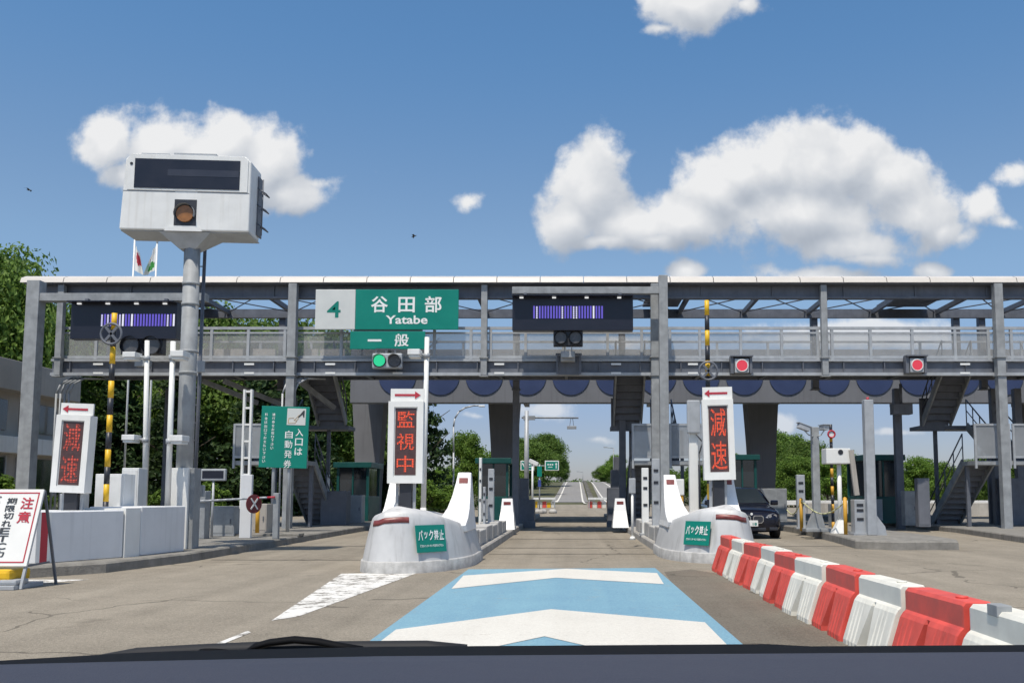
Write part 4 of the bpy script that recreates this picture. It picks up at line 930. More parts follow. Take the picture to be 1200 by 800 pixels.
mb.tube([(W / 2 + .1, .55, .1), (W / 2 + .1, .55, 1.3)], .014, 6); mb.box(W / 2 + .003, W / 2 + .03, .5, .82, .1, 1.35); mb.build('step_rungs', STEELD, s)
mb = MB(Mx); mb.box(-.3, .55, .05, .3, H_ + .003, H_ + .05); mb.box(-.95, -.4, .05, .3, H_ + .003, H_ + .03); mb.build('roof_plate', STEELL, s)
# slim ladder pole just behind it
x = P(233, 440, 19.6).x; s = thing('service_pole', 'thin dark service pole with climbing rungs beside the thick sign pole', 'pole', (x, 19.6, .17))
mb = MB(); mb.cyl((x, 19.6, .17), (x + .03, 19.6, PZ(287, 19.6)), .04, .035); mb.cyl((x - .14, 19.6, 1.8), (x - .1, 19.6, PZ(287, 19.6)), .02, .02, 8)
for k in range(14): z = 2 + k * .37; mb.cyl((x - .14, 19.6, z), (x, 19.6, z), .012, n=6)
mb.build('pole', STEELD, s)
for py in (430, 575): q = P(236, py, 19.55); mb = MB(); mb.box(q.x - .08, q.x + .08, 19.45, 19.55, q.z - .12, q.z + .12, .01); mb.build('junction_box', STEELL, s)
# ------------------------------------------------------------------ thin masts with boxes
def mast(px_b, px_t, y, py_top, lab, cams=(), r_=.055, m=FRAMEW, z0=.17):
    xb, xt = PX(px_b, y, 600), PX(px_t, y, py_top); zt = PZ(py_top, y); s = thing('mast', lab, 'mast', (xb, y, z0), 'thin pale masts with small cameras')
    mb = MB(); mb.cyl((xb, y, z0), (xb, y, z0 + .8), r_ * 1.15, r_ * 1.15, 14); mb.cyl((xb, y, z0 + .8), (xt, y, zt), r_, r_ * .9, 14); mb.build('pole', m, s)
    for (px, py, w, h) in cams:
        q = P(px, py, y); f = (q.z - z0) / (zt - z0); xp = xb + (xt - xb) * f
        mb = MB(); mb.box(q.x - w / 2, q.x + w / 2, y - .25, y + .1, q.z - h / 2, q.z + h / 2, .015); mb.box(q.x - w / 2 + .02, q.x + w / 2 - .02, y - .22, y + .08, q.z - h / 2 - .05, q.z - h / 2 - .001, .01); cb = mb.build('camera', WHITE, s)
        mb = MB(); mb.cyl((q.x, y, q.z), (xp, y, q.z - .04), .02, n=8); mb.cyl((xp, y, q.z - .1), (xp, y, q.z - .0), r_ * 1.3, r_ * 1.3, 12); mb.build('bracket', STEELL, cb)
    return s
mast(169, 172.5, 20.5, 399, 'thin pale mast with two small cameras right of the striped pole', ((157, 417, .28, .12), (156, 513, .28, .12)))
mast(196, 203, 18.4, 400, 'thin pale mast hugging the thick sign pole', ((213, 416, .26, .12), (212, 514, .26, .12)))
mast(496, 500.5, 19.6, 395, 'thin pale mast with camera beside the red sign on the left island', ((487, 414, .26, .12),))
# cabinets on leftmost island
def cabinet(px0, px1, py0, py1, y, name, lab, m=WHITE, d=.4, grp_=None, z0=.17, cat='cabinet', lock=True):
    py1 = py0; a = P(px0, py0, y); b = P(px1, py1, y); s = thing(name, lab, cat, ((a.x + b.x) / 2, y, z0), grp_)
    mb = MB(); mb.box(a.x, b.x, y, y + d, z0, a.z, .015); mb.build('body', m, s)
    mb = MB(); mb.box(a.x + .03, b.x - .03, y - .008, y - .001, z0 + .08, a.z - .05); dr = mb.build('door', m, s)
    if lock: mb = MB(); x = b.x - .09; zc = (z0 + a.z) / 2; mb.box(x - .015, x + .015, y - .03, y - .009, zc - .06, zc + .06); mb.build('handle', STEELD, dr)
    return s
CG = 'equipment cabinets on the islands'
cabinet(112, 146, 555, 600, 17.6, 'cabinet', 'pale double cabinet right of the far left red lit sign', WHITE, .45, CG)
cabinet(143, 163, 548, 600, 19.5, 'cabinet', 'pale tall cabinet just behind the white nose panels at left', WHITE, .4, CG)
s = cabinet(70, 95, 578, 600, 17.0, 'cabinet', 'small grey box under the far left red lit sign', STEELL, .3, CG)
q = P(122, 560, 18.3)
# white nose panels of the leftmost island
t = thing('nose_guard', 'pale blue grey panelled nose guard with red edge stripe behind the notice board', 'nose guard', (-8.6, 15.2, .17))
h1 = .98
mb = MB(); mb.prism([(-8.33, 14.75), (-7.72, 16.3), (-9.4, 16.6), (-10.4, 15.2)], 'z', .17, h1); o = mb.build('panel', PANEL, t); bv = o.modifiers.new('b', 'BEVEL'); bv.width = .015
mb = MB(); mb.prism([(-7.70, 16.32), (-7.62, 16.7), (-8.6, 16.8), (-8.8, 16.5)], 'z', .17, h1 + .03); o = mb.build('end_panel', FRAMEW, t)
mb = MB(); mb.prism([(-7.61, 16.72), (-7.40, 18.1), (-8.4, 18.3), (-8.6, 16.82)], 'z', .17, h1 + .05); o = mb.build('panel', PANEL, t); bv = o.modifiers.new('b', 'BEVEL'); bv.width = .015
mb = MB(); A = Vector((-8.335, 14.74, 0)); B = Vector((-7.725, 16.29, 0)); d = (B - A).normalized(); n_ = Vector((d.y, -d.x, 0))
for (u0, u1, m_) in ((.0, .07, 0), (.07, .20, 1), (.20, .25, 0)):
    mb.mi = m_; pts = [A + d * u0 + n_ * .006 + Vector((0, 0, .19)), A + d * u1 + n_ * .006 + Vector((0, 0, .19)), A + d * (u1 + .0) + n_ * .006 + Vector((0, 0, h1 - .01)), A + d * u0 + n_ * .006 + Vector((0, 0, h1 - .01))]; mb.poly(pts)
mb.build('edge_stripe', [FRAMEW, RED], t, recalc=False)
# ------------------------------------------------------------------ A-frame notice board
yb = 12.45; tr_ = P(53, 573, 12.95); br_ = P(33, 663, 12.62)
s = thing('notice_board', 'leaning white A-frame notice board with red 注意 and black vertical writing', 'notice board', (br_.x - .6, 12.6, 0))
d_ = (tr_ - br_); Lb = d_.length; w = 1.15; up = d_.normalized(); up = Vector((0, up.y, up.z)).normalized(); xr = br_.x - .025
tilt = math.degrees(math.atan2(up.y, up.z)); Mx = Matrix.Translation((xr - w / 2, br_.y, br_.z)) @ Matrix.Rotation(R(-tilt), 4, 'X')
Lb = (tr_.z - br_.z) / up.z
mb = MB(Mx); mb.box(-w / 2, w / 2, 0, .025, 0, Lb, .004); mb.build('board', FRAMEW, s)
mb = MB(Mx); e_ = .045; t_ = .016
mb.box(-w / 2 + e_, w / 2 - e_, -.005, -.001, e_, e_ + t_); mb.box(-w / 2 + e_, w / 2 - e_, -.005, -.001, Lb - e_ - t_, Lb - e_)
mb.box(-w / 2 + e_, -w / 2 + e_ + t_, -.0051, -.0011, e_ + t_, Lb - e_ - t_); mb.box(w / 2 - e_ - t_, w / 2 - e_, -.0051, -.0011, e_ + t_, Lb - e_ - t_); mb.build('border_line', RED, s)
mb = MB(Mx)
for k, ch in enumerate('注意'): put_text(mb, ch, w / 2 - .185, Lb - .20 - .20 * k, .175, .17, -.006, .022)
mb.build('lettering', RED, s)
mb = MB(Mx)
for k, ch in enumerate('期限切れETCカ'): put_text(mb, ch, w / 2 - .40, Lb - .17 - .105 * k, .135, .090, -.006, .02)
mb.box(w / 2 - .408, w / 2 - .392, -.008, -.006, Lb - .17 - .105 * 8 - .03, Lb - .17 - .105 * 8 + .045)
put_text(mb, 'ド', w / 2 - .40, Lb - .17 - .105 * 8.85, .11, .07, -.006, .02)
for k, ch in enumerate('バは開きません'): put_text(mb, ch, w / 2 - .62, Lb - .15 - .125 * k, .14, .105, -.006, .02)
mb.build('lettering', TXTK, s)
for xx in (-w / 2 + .03, w / 2 - .03):
    mb = MB(Mx); mb.box(xx - .018, xx + .018, .028, .06, -.30, Lb); mb.build('leg', STEELL, s)
    p0 = Mx @ Vector((xx, .07, Lb)); mb = MB(); mb.bar(p0, (p0.x + .06, p0.y + .30, .0), .03, .03); mb.build('leg', STEELD, s)
mb = MB(); p0 = Mx @ Vector((w / 2 - .03, .07, .02)); mb.bar((p0.x, p0.y, p0.z), (p0.x + .04, p0.y + .45, p0.z + .02), .025, .025); mb.build('spreader', STEELD, s)
s = thing('ballast_weight', 'yellow ballast weight on a pale tray under the notice board', 'weight', (-7.75, 12.75, 0))
mb = MB(); mb.box(-8.5, -7.42, 12.55, 13.05, .10, .26, .05); mb.build('weight', YEL, s)
mb = MB(); mb.box(-8.55, -7.30, 12.45, 13.15, .0, .06, .01); mb.box(-7.55, -7.3, 12.5, 12.8, .061, .13, .03); mb.box(-7.8, -7.62, 12.46, 12.54, .061, .13, .03); mb.build('tray', STEELL, s)
# ------------------------------------------------------------------ green ticket sign
y = 27.2; a = P(306, 476, y); b = P(360, 548, y)
s = thing('entrance_sign', 'green sign with ticket pictogram reading 入口は自動発券', 'sign', ((a.x + b.x) / 2, y, .17))
w, h = b.x - a.x, a.z - b.z; Mx = Matrix.Translation(((a.x + b.x) / 2, y, (a.z + b.z) / 2)) @ Matrix.Rotation(R(1.6), 4, 'Y')
mb = MB(Mx); mb.box(-w / 2, w / 2, 0, .05, -h / 2, h / 2, .01); mb.build('panel', GREEN, s)
k = lambda u, v: (-w / 2 + u / 500 * w, h / 2 - v / 680 * h)       # in the enlarged photo's units
mb = MB(Mx); x0, z0 = k(270, 20); x1, z1 = k(465, 205); mb.box(x0, x1, -.008, -.001, z1, z0, .003); pc = mb.build('pictogram', GREYS, s)
mb = MB(Mx)
mb.prism([k(400, 95), k(440, 40), k(452, 40), k(452, 115), k(440, 118), k(432, 85), k(392, 122), k(385, 112)][::-1], 'y', -.014, -.0085); mb.build('hand_shape', TXTK, pc)
mb = MB(Mx)
for A_, B_ in (((345, 150), (400, 90)), ((345, 150), (375, 152)), ((375, 152), (392, 122)), ((290, 130), (345, 125)), ((290, 130), (285, 185)), ((285, 185), (360, 180)), ((360, 180), (375, 155))):
    p0, p1 = k(*A_), k(*B_); mb.bar((p0[0], -.011, p0[1]), (p1[0], -.011, p1[1]), .012, .005)
mb.build('ticket_outline', BOLL, pc)
mb = MB(Mx)
for i, ch in enumerate('入口は'): x, z = k(408, 285 + i * 105); put_text(mb, ch, x, z, w * .16, h * .12, -.006, .012)
for i, ch in enumerate('自動発券'): x, z = k(300, 310 + i * 108); put_text(mb, ch, x, z, w * .16, h * .125, -.006, .004)
for i, ch in enumerate('通行券をお取り下さい'): x, z = k(130, 95 + i * 41); put_text(mb, ch, x, z, w * .06, h * .045, -.006, .01)
for i, ch in enumerate('料金は出口でお支払い下さい'): x, z = k(52, 95 + i * 43); put_text(mb, ch, x, z, w * .06, h * .046, -.006, .01)
mb.build('lettering', TXT, s)
mb = MB(); x = a.x + w * .28; mb.cyl((x, y + .10, .17), (x, y + .10, a.z - .1), .05); mb.build('post', STEELL, s); mb = MB(); mb.cyl((x + .45, y + .10, .17), (x + .45, y + .10, a.z - .1), .05); mb.build('post', STEELL, s)
# ------------------------------------------------------------------ left lane furniture
y = 24.0
def at(px, py, y): return P(px, py, y)
a = P(235, 549, y); b = P(264, 563, y); s = thing('message_screen', 'small dark screen on a thin post behind the thick sign pole', 'screen', ((a.x + b.x) / 2, y, .17))
mb = MB(); mb.box(a.x, b.x, y, y + .12, b.z, a.z, .03); mb.build('housing', STEELL, s)
mb = MB(); mb.box(a.x + .05, b.x - .05, y - .006, y - .001, b.z + .06, a.z - .05); mb.build('screen', DARK, s)
mb = MB(); x = (a.x + b.x) / 2; mb.cyl((x, y + .06, .17), (x, y + .06, b.z), .03); mb.build('post', STEELL, s)
y = 23.0; xa, xb = PX(232, y, 590), PX(322, y, 590); zb2 = PZ(587, y)
s = thing('barrier_gate', 'thin grey barrier arm with red marks between grey posts at left', 'barrier gate', (xa, y, .17))
mb = MB(); n = 10
for i in range(n): mb.mi = 1 if i in (7, 9) else 0; f0, f1 = i / n, (i + 1) / n; mb.cyl((xa + (xb - xa) * f0, y, zb2 + .1 * f0), (xa + (xb - xa) * f1, y, zb2 + .1 * f1), .026, .026, 10)
mb.build('arm', [STEELL, RED], s)
mb = MB(); mb.box(xa - .12, xa + .16, y + .04, y + .4, .17, zb2 + .25, .02); mb.build('motor_box', STEEL, s)
mb = MB(); mb.box(xb - .06, xb + .08, y + .04, y + .2, .17, zb2 + .2, .02); mb.build('post', STEEL, s)
q = P(287, 590, y); Mr = Matrix.Translation((q.x + .25, y - .09, q.z)) @ Matrix.Rotation(R(58), 4, 'Z'); mb = MB(Mr); mb.disc((0, 0, 0), .23, .02, 28); rd = mb.build('round_sign', mat('dark_red_board', (.17, .03, .035), .5), s)
mb = MB()
mb.M = Mr
for sg in (1, -1): mb.bar((-.1, -.016, - sg * .13), (.1, -.016, sg * .13), .012, .035)
mb.build('cross_mark', WHITE, rd)
def bollard(px, py_t, py_b, y, lab, z0=.17, r_=.055):
    x = PX(px, y, 600); s = thing('bollard', lab, 'bollard', (x, y, z0), 'ochre bollards on the islands'); mb = MB(); mb.cyl((x, y, z0), (x, y, PZ(py_t, y)), r_, r_, 14); mb.build('post', BOLL, s)
    mb = MB(); mb.cyl((x, y, PZ(py_t, y)), (x, y, PZ(py_t, y) + .025), r_ * .9, r_ * .4, 14); mb.build('cap', BOLL, s); return s
bollard(302, 588, 626, 26.2, 'ochre yellow bollard right of the round red cross sign')
cabinet(247, 275, 593, 622, 24.5, 'cabinet', 'grey low cabinet behind the barrier arm', STEEL, .5, CG)
cabinet(296, 313, 590, 625, 26.6, 'ticket_machine', 'cream ticket machine behind the round red cross sign', BEIGE, .5, CG, cat='ticket machine')
# tall white lattice post and casing at x~283
y = 23.6; x = PX(287, y, 560); s = thing('lattice_post', 'tall white slotted steel post left of the green ticket sign', 'post', (x, y, .17))
zt = PZ(456, y); mb = MB()
for dx in (-.09, .09): mb.box(x + dx - .025, x + dx + .025, y, y + .1, PZ(556, y) if dx > 0 else .9, zt)
for k in range(7): z = zt - .05 - k * .42; mb.box(x - .065, x + .065, y + .02, y + .08, z - .025, z + .025)
mb.build('lattice', FRAMEW, s)
mb = MB(); mb.box(x - .06, x + .22, y - .12, y - .002, .17, PZ(556, y), .015); mb.build('casing', PANEL, s)
# low kerb blocks on that island
for px0, px1, py0, py1, y, lab in ((222, 253, 636, 645, 20.8, 'low weathered concrete block nearest on the left island kerb'), (270, 350, 625, 634, 24.6, 'long low concrete block behind the red cross sign on the left island')):
    a = P(px0, py0, y); b = P(px1, py1, y); mb = MB(); mb.box(a.x, b.x, y, y + .5, .16, a.z, .02); tag(mb.build('concrete_block', KERBD), lab, 'concrete block')
# toll booths
def booth(xc, y, w, d, H, lab, m=GREEND):
    s = thing('toll_booth', lab, 'toll booth', (xc, y, .17), 'dark green toll booths'); z0 = .17
    mb = MB(); mb.box(xc - w / 2, xc + w / 2, y, y + d, z0, z0 + 1.0, .02); mb.build('base', m, s)
    mb = MB()
    for sx_ in (-1, 1):
        for yy in (y + .04, y + d - .04): mb.box(xc + sx_ * (w / 2 - .05) - .05, xc + sx_ * (w / 2 - .05) + .05, yy - .04, yy + .04, z0 + 1.0, z0 + H)
    mb.box(xc - .03, xc + .03, y, y + .06, z0 + 1.0, z0 + H); mb.build('window_frame', m, s)
    mb = MB(); mb.box(xc - w / 2 + .06, xc + w / 2 - .06, y + .06, y + d - .06, z0 + 1.003, z0 + H - .003); mb.build('window', GLASS, s)
    mb = MB(); mb.box(xc - w / 2 - .12, xc + w / 2 + .12, y - .15, y + d + .12, z0 + H, z0 + H + .22, .02); mb.build('roof', m, s)
    mb = MB(); mb.box(xc - w / 2 + .1, xc - .08, y - .03, y - .002, z0 + .1, z0 + .9); mb.build('panel', STEELL, s)
    return s
booth(PX(413, 38, 580), 38, 1.3, 2.2, 2.15, 'dark green toll booth on the left island under the canopy')
booth(PX(578, 37.5, 580), 37.5, 1.2, 2.4, 2.3, 'dark green toll booth on the island just left of our lane')
booth(PX(1036, 35.5, 580), 35.5, 1.35, 2.4, 2.35, 'dark green toll booth behind the tall white post at right')
booth(PX(870, 39, 560), 39, 1.2, 2.2, 2.5, 'dark toll booth behind the dark car')
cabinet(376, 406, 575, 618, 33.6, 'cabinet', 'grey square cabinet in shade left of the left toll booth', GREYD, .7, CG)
cabinet(398, 424, 580, 616, 36.0, 'ticket_machine', 'pale ticket machine in front of the left toll booth', STEELL, .6, CG, cat='ticket machine')
cabinet(892, 922, 572, 612, 36.5, 'cabinet', 'plain grey cabinet behind the dark car', STEEL, .7, CG)
mb = MB(); q = P(384, 570, 34); mb.cyl((q.x, 34, PZ(575, 33.8)), (q.x, 34, PZ(556, 34)), .07, .07); s = tag(mb.build('white_canister', FRAMEW), 'small white canister on top of the grey cabinet in shade', 'canister')
# ------------------------------------------------------------------ devices on the middle-left island
def post_box(px0, px1, py0, py1, y, name, lab, m, cat, z0=.17, d=.2, extra=None):
    py1 = py0; a = P(px0, py0, y); b = P(px1, py1, y); s = thing(name, lab, cat, ((a.x + b.x) / 2, y, z0)); mb = MB(); mb.box(a.x, b.x, y, y + d, z0, a.z, .015); mb.build('housing', m, s)
    mb = MB(); xm = (a.x + b.x) / 2; ww = (b.x - a.x) * .3
    for f in (.85, .7, .45): mb = MB(); z = z0 + (a.z - z0) * f; mb.box(xm - ww, xm + ww, y - .012, y - .002, z - .04, z + .03); mb.build('sensor_window', BLK, s)
    mb = MB(); mb.box(a.x - .06, b.x + .06, y - .08, y + d + .06, z0, z0 + .05); mb.build('base_plate', STEELL, s); return s
post_box(561.5, 564.5, 536, 0, 25.5, 'sensor_post', 'tall thin pale sensor post left of the middle island booth', FRAMEW, 'sensor post')
post_box(572, 579, 549, 0, 25.0, 'sensor_post', 'wide pale sensor post with dark windows on the left middle island', STEELL, 'sensor post')
post_box(566, 569, 570, 0, 24.6, 'sensor_post', 'short thin pale post on the left middle island', STEELL, 'sensor post')
post_box(752, 760, 548, 0, 25.2, 'sensor_post', 'white square sensor post on the right middle island beside the stairs', FRAMEW, 'sensor post')
post_box(764, 773, 537, 0, 23.4, 'sensor_post', 'pale casing at the foot of the gantry column right of our lane', STEELL, 'sensor post')
# antenna panel posts behind right LED sign
def antenna(px, y, py_t, lab):
    x = PX(px, y, 540); zt = PZ(py_t, y); s = thing('antenna_post', lab, 'antenna post', (x, y, .17))
    mb = MB(); mb.box(x - .1, x + .1, y, y + .18, .17, zt - .6, .015); mb.build('post', FRAMEW, s); mb = MB(); mb.box(x - .15, x + .15, y - .1, y - .002, zt - .75, zt, .03); hd = mb.build('antenna', STEELL, s)
    mb = MB(); mb.tube([(x + .05, y - .08, zt - .78), (x + .2, y - .06, zt - .95), (x + .12, y - .05, zt - 1.2), (x + .13, y - .03, .9)], .015, 6); mb.build('cable', BLK, hd)
    mb = MB(); mb.box(x - .25, x + .14, y - .25, y - .11, .17, .75, .02); mb.build('base_box', FRAMEW, s)
antenna(813, 21.2, 469, 'pale antenna post with cable left of the right red lit sign')
post_box(830, 838, 545, 0, 20.6, 'sensor_post', 'short pale post partly behind the right red lit sign', STEELL, 'sensor post')
# slim device on a post (x~742)
y = 22.6; a = P(737, 560, y); b = P(745, 578, y); s = thing('card_reader', 'slim grey card reader on a post at the right kerb of our lane', 'card reader', ((a.x + b.x) / 2, y, .17)); x = (a.x + b.x) / 2
mb = MB(); mb.box(a.x, b.x, y, y + .1, b.z, a.z, .02); mb.build('reader', STEELL, s); mb = MB(); mb.cyl((x, y + .05, .17), (x, y + .05, b.z), .03); mb.cyl((x, y + .05, .17), (x, y + .05, .25), .08, .05); mb.build('post', FRAMEW, s)
s = thing('intercom_unit', 'small grey unit with brown panel beside the right white fin', 'intercom', (PX(797, 20.5), 20.5, .17)); a = P(792, 561, 20.5); b = P(802, 580, 20.5)
mb = MB(); mb.box(a.x, b.x, 20.5, 20.65, b.z, a.z, .02); mb.build('head', FRAMEW, s); mb = MB(); mb.box(a.x + .04, b.x - .02, 20.52, 20.62, .17, b.z); mb.build('stem', BOLL, s)
# low concrete blocks edging both islands
for sx_, y0, y1, lab in ((-1, 18.4, 27.0, 'left'), (1, 20.6, 27.5, 'right')):
    k = 0; yy = y0
    while yy < y1:
        x0, x1 = (-2.42, -1.93) if sx_ < 0 else (1.93, 2.42); mb = MB(); hh = .36 - .04 * (k % 2); mb.box(x0, x1, yy, yy + 1.45, .165, .165 + hh, .03)
        tag(mb.build('concrete_block', CONC), 'low pale concrete block in the row edging the %s kerb of our lane' % lab, 'concrete block', 'concrete blocks edging the %s kerb' % lab); yy += 1.62; k += 1
# small end fins at the far lane mouth
for x, y, lab in ((PX(600, 32, 600), 29.2, 'small white end post with red reflector at far end of the left kerb'), (PX(727, 31, 600), 30.8, 'small white end post with red reflector at far end of the right kerb')):
    s = thing('end_post', lab, 'end post', (x, y, .17)); mb = MB(); mb.loft([[(x - .26, y, .17), (x + .26, y, .17), (x + .26, y + .9, .17), (x - .26, y + .9, .17)], [(x - .2, y + .3, .7), (x + .2, y + .3, .7), (x + .2, y + .8, .7), (x - .2, y + .8, .7)], [(x - .16, y + .42, 1.12), (x + .16, y + .42, 1.12), (x + .16, y + .68, 1.12), (x - .16, y + .68, 1.12)]], smooth=False); o = mb.build('body', FINW, s)
    mb = MB(); mb.box(x - .11, x + .11, y + .355, y + .37, .92, 1.02); mb.build('reflector', REFL, s)
# dark equipment racks each side of the lane mouth
for px0, px1, py, y, lab in ((608, 626, 560, 35.5, 'dark stepped equipment rack left of the lane exit'), (712, 727, 535, 36.5, 'dark stepped equipment rack right of the lane exit')):
    a = P(px0, py, y); b = P(px1, 600, y); s = thing('equipment_rack', lab, 'equipment rack', ((a.x + b.x) / 2, y, 0)); w = b.x - a.x
    mb = MB(); f = 1 if px0 < 670 else -1
    if f > 0: mb.box(a.x, b.x, y, y + 1, 0, a.z - .8, .01); mb.box(a.x, b.x - w * .4, y + .05, y + .95, a.z - .799, a.z, .01)
    else: mb.box(a.x, b.x, y, y + 1, 0, a.z - 1.2, .01); mb.box(a.x + w * .3, b.x, y + .05, y + .95, a.z - 1.199, a.z - .5, .01); mb.box(a.x + w * .55, b.x, y + .1, y + .9, a.z - .499, a.z, .01)
    mb.build('rack', STEELD, s); mb = MB(); mb.box(a.x - .05, b.x + .05, y - .2, y - .003, 0, .25); mb.build('foot', STEELD, s)
# ------------------------------------------------------------------ beyond the gate
y = 56; x = PX(617, y, 540); s = thing('antenna_gantry', 'grey mast with long horizontal arm and antenna over the exit lane', 'mast', (x, y, 0))
mb = MB(); mb.cyl((x, y, 0), (x, y, PZ(481, y)), .15, .13); mb.build('pole', STEELL, s); e_ = P(678, 489.5, y); mb = MB(); mb.cyl((x - .3, y, e_.z + .02), (e_.x, y, e_.z), .06, .05, 8); mb.box(x - .2, x + .5, y - .1, y + .1, e_.z - .12, e_.z + .12); mb.build('arm', STEEL, s)
q = P(670, 500, y); mb = MB(); mb.box(q.x - .28, q.x + .28, y - .2, y + .2, q.z - .12, q.z + .05, .02); hd = mb.build('antenna', STEELL, s); mb = MB(); 
for dx in (-.12, .12): mb.bar((q.x + dx, y, q.z + .05), (q.x + dx * .4, y, e_.z), .03, .03)
mb.build('hanger', STEELD, hd)
y = 66; s = thing('street_lamp', 'curved grey street lamp arching over the green tree', 'street lamp', (PX(531, y), y, 0)); x = PX(531.5, y, 560)
pts = [(x, y, 0)]; 
for (px, py) in ((531.5, 530), (531.5, 500), (533, 490), (538, 482), (545, 477.5), (555, 475), (562, 475)): q = P(px, py, y); pts.append((q.x, y, q.z))
mb = MB(); mb.tube(pts, .06, 8); mb.build('pole', STEELL, s); q = P(565, 475.5, y); mb = MB(); mb.box(q.x - .25, q.x + .2, y - .12, y + .12, q.z - .08, q.z + .06, .05); mb.build('lamp_head', WHITE, s)
for px, pyt, Y, lab in ((719, 525, 160, 'far street lamp right of the climbing road'), (683, 553, 262, 'tiny street lamp at the crest of the road')):
    x = PX(px, Y); z0 = terr(Y); zt = PZ(pyt, Y); s = thing('street_lamp', lab, 'street lamp', (x, Y, z0)); mb = MB(); mb.cyl((x, Y, z0 - .1), (x, Y, zt), .09, .07, 8); mb.tube([(x, Y, zt), (x - 1.2, Y, zt + .15)], .06, 6); mb.build('pole', STEEL, s); mb = MB(); mb.box(x - 1.7, x - 1.2, Y - .15, Y + .15, zt + .08, zt + .24); mb.build('lamp_head', STEEL, s)
for (px0, px1, lab, lab2, ar) in ((610, 626, 'green direction sign with arrow left of the small post past the gate', '↖', -1), (638.5, 655, 'green direction sign with upward arrow past the gate', '↑', 1)):
    y = 74; a = P(px0, 539.5, y); b = P(px1, 551, y); s = thing('direction_sign', lab, 'sign', ((a.x + b.x) / 2, y, 0), 'green direction signs past the gate')
    mb = MB(); mb.box(a.x, b.x, y, y + .06, b.z, a.z, .02); mb.build('border', TXT, s); mb = MB(); mb.box(a.x + .07, b.x - .07, y - .012, y - .001, b.z + .07, a.z - .07); mb.build('panel', GREEN, s)
    c = (a.z + b.z) / 2; mb = MB(); xr = b.x - .22 if ar > 0 else a.x + .25
    if ar > 0: mb.box(xr - .03, xr + .03, y - .02, y - .013, c - .22, c + .1); mb.prism([(xr - .09, c + .08), (xr + .09, c + .08), (xr, c + .24)], 'y', y - .021, y - .0131)
    else: mb.bar((xr + .1, y - .017, c - .2), (xr - .06, y - .017, c + .12), .006, .06); mb.prism([(xr - .13, c + .05), (xr + .01, c + .12), (xr - .11, c + .24)], 'y', y - .021, y - .0131)
    for k in range(3): xx = a.x + .2 + k * .17 if ar > 0 else a.x + .5 + k * .17; mb.box(xx, xx + .12, y - .02, y - .013, c + .03, c + .13)
    mb.box(a.x + .25 if ar > 0 else a.x + .5, a.x + .6 if ar > 0 else b.x - .2, y - .02, y - .013, c - .14, c - .09); mb.build('lettering', TXT, s)
    mb = MB(); xm = a.x + .05 if ar > 0 else b.x - .05; xx = PX(632.3, y); mb.bar((xx, y + .08, c), (xm, y + .08, c), .05, .06); mb.build('arm', STEELL, s)
    if ar > 0: mb = MB(); mb.cyl((xx, y + .1, 0), (xx, y + .1, c + .1), .06, .06, 10); mb.build('post', STEELL, s); mb = MB(); q0 = P(629.5, 546, y); q1 = P(635, 558, y); mb.box(q0.x, q1.x, y - .02, y + .02, q1.z, q0.z); mb.build('small_panel', GREEN, s); mb = MB(); q0 = P(630.5, 562, y); q1 = P(634, 570, y); mb.box(q0.x, q1.x, y - .02, y + .02, q1.z, q0.z); mb.build('route_plate', mat('route_blue', (.05, .08, .3), .4), s)
y = 70; x = PX(624, y); s = thing('traffic_camera', 'white camera on a post past the left side of the exit lane', 'camera', (x, y, 0)); zt = PZ(542, y); mb = MB(); mb.cyl((x, y, 0), (x, y, zt), .08, .07, 10); mb.build('post', WHITE, s); mb = MB(); mb.M = Matrix.Translation((x, y, zt + .05)) @ Matrix.Rotation(R(25), 4, 'Y'); mb.box(-.28, .45, -.15, .15, -.14, .16, .03); mb.build('camera', WHITE, s)
# hazard barriers either side of the exit road
def haz(px0, px1, py_arm, y, lab, cols):
    a = PX(px0, y); b = PX(px1, y); z = PZ(py_arm, y); s = thing('exit_barrier', lab, 'barrier', (a, y, 0)); mb = MB(); mb.box(a, b, y, y + .15, z - .1, z + .1, .02); mb.build('rail', WHITE, s); n = 5
    for k in range(n):
        x0 = a + (b - a) * k / n; mb = MB(); mb.box(x0 + .03, x0 + (b - a) / n - .03, y + .2, y + .75, -.03, z - .25 - .1 * (k % 2), .05); mb.build('block', cols[k % len(cols)], s)
    for x in (a + .1, b - .1): mb = MB(); mb.box(x - .05, x + .05, y + .02, y + .13, -.03, z - .1); mb.build('post', STEELL, s)
haz(625, 651, 584, 88, 'white rail over yellow and red blocks closing the left of the exit', [YEL, BARW, BARR])
haz(689, 716, 584, 86, 'white rail over red and white barrier blocks right of the exit', [BARR, BARW])
mb = MB(); rg = random.Random(5)
for k in range(9): c = Vector((PX(632, 62) + rg.uniform(-1.0, 1.0), 62 + rg.uniform(-.6, .6), .12)); r_ = rg.uniform(.15, .32); mb.loft([[(c.x + math.cos(q) * r_ * f, c.y + math.sin(q) * r_ * f, c.z + z) for q in [R(60 * i + 20 * f) for i in range(6)]] for z, f in ((-.15, .8), (.02, 1), (.16, .5))])
tag(mb.build('rubble_pile', CONC), 'small pile of grey rubble on the apron just past the lane exit', 'rubble')
# guardrail and white wall behind right lanes
s = thing('guardrail', 'long white guardrail in front of the trees beyond the right lanes', 'guardrail', (24, 62, 0)); mb = MB(); mb.box(12, 60, 62, 62.08, .55, .85, .02); mb.build('beam', WHITE, s); mb = MB()
for k in range(17): mb.box(12.3 + k * 2.9, 12.42 + k * 2.9, 62.09, 62.22, -.05, .8)
mb.build('posts', STEELL, s)
mb = MB(); mb.box(14, 30, 56, 56.4, -.05, .75, .03); tag(mb.build('low_wall', CONC), 'low pale concrete wall behind the bollard and chain', 'wall')
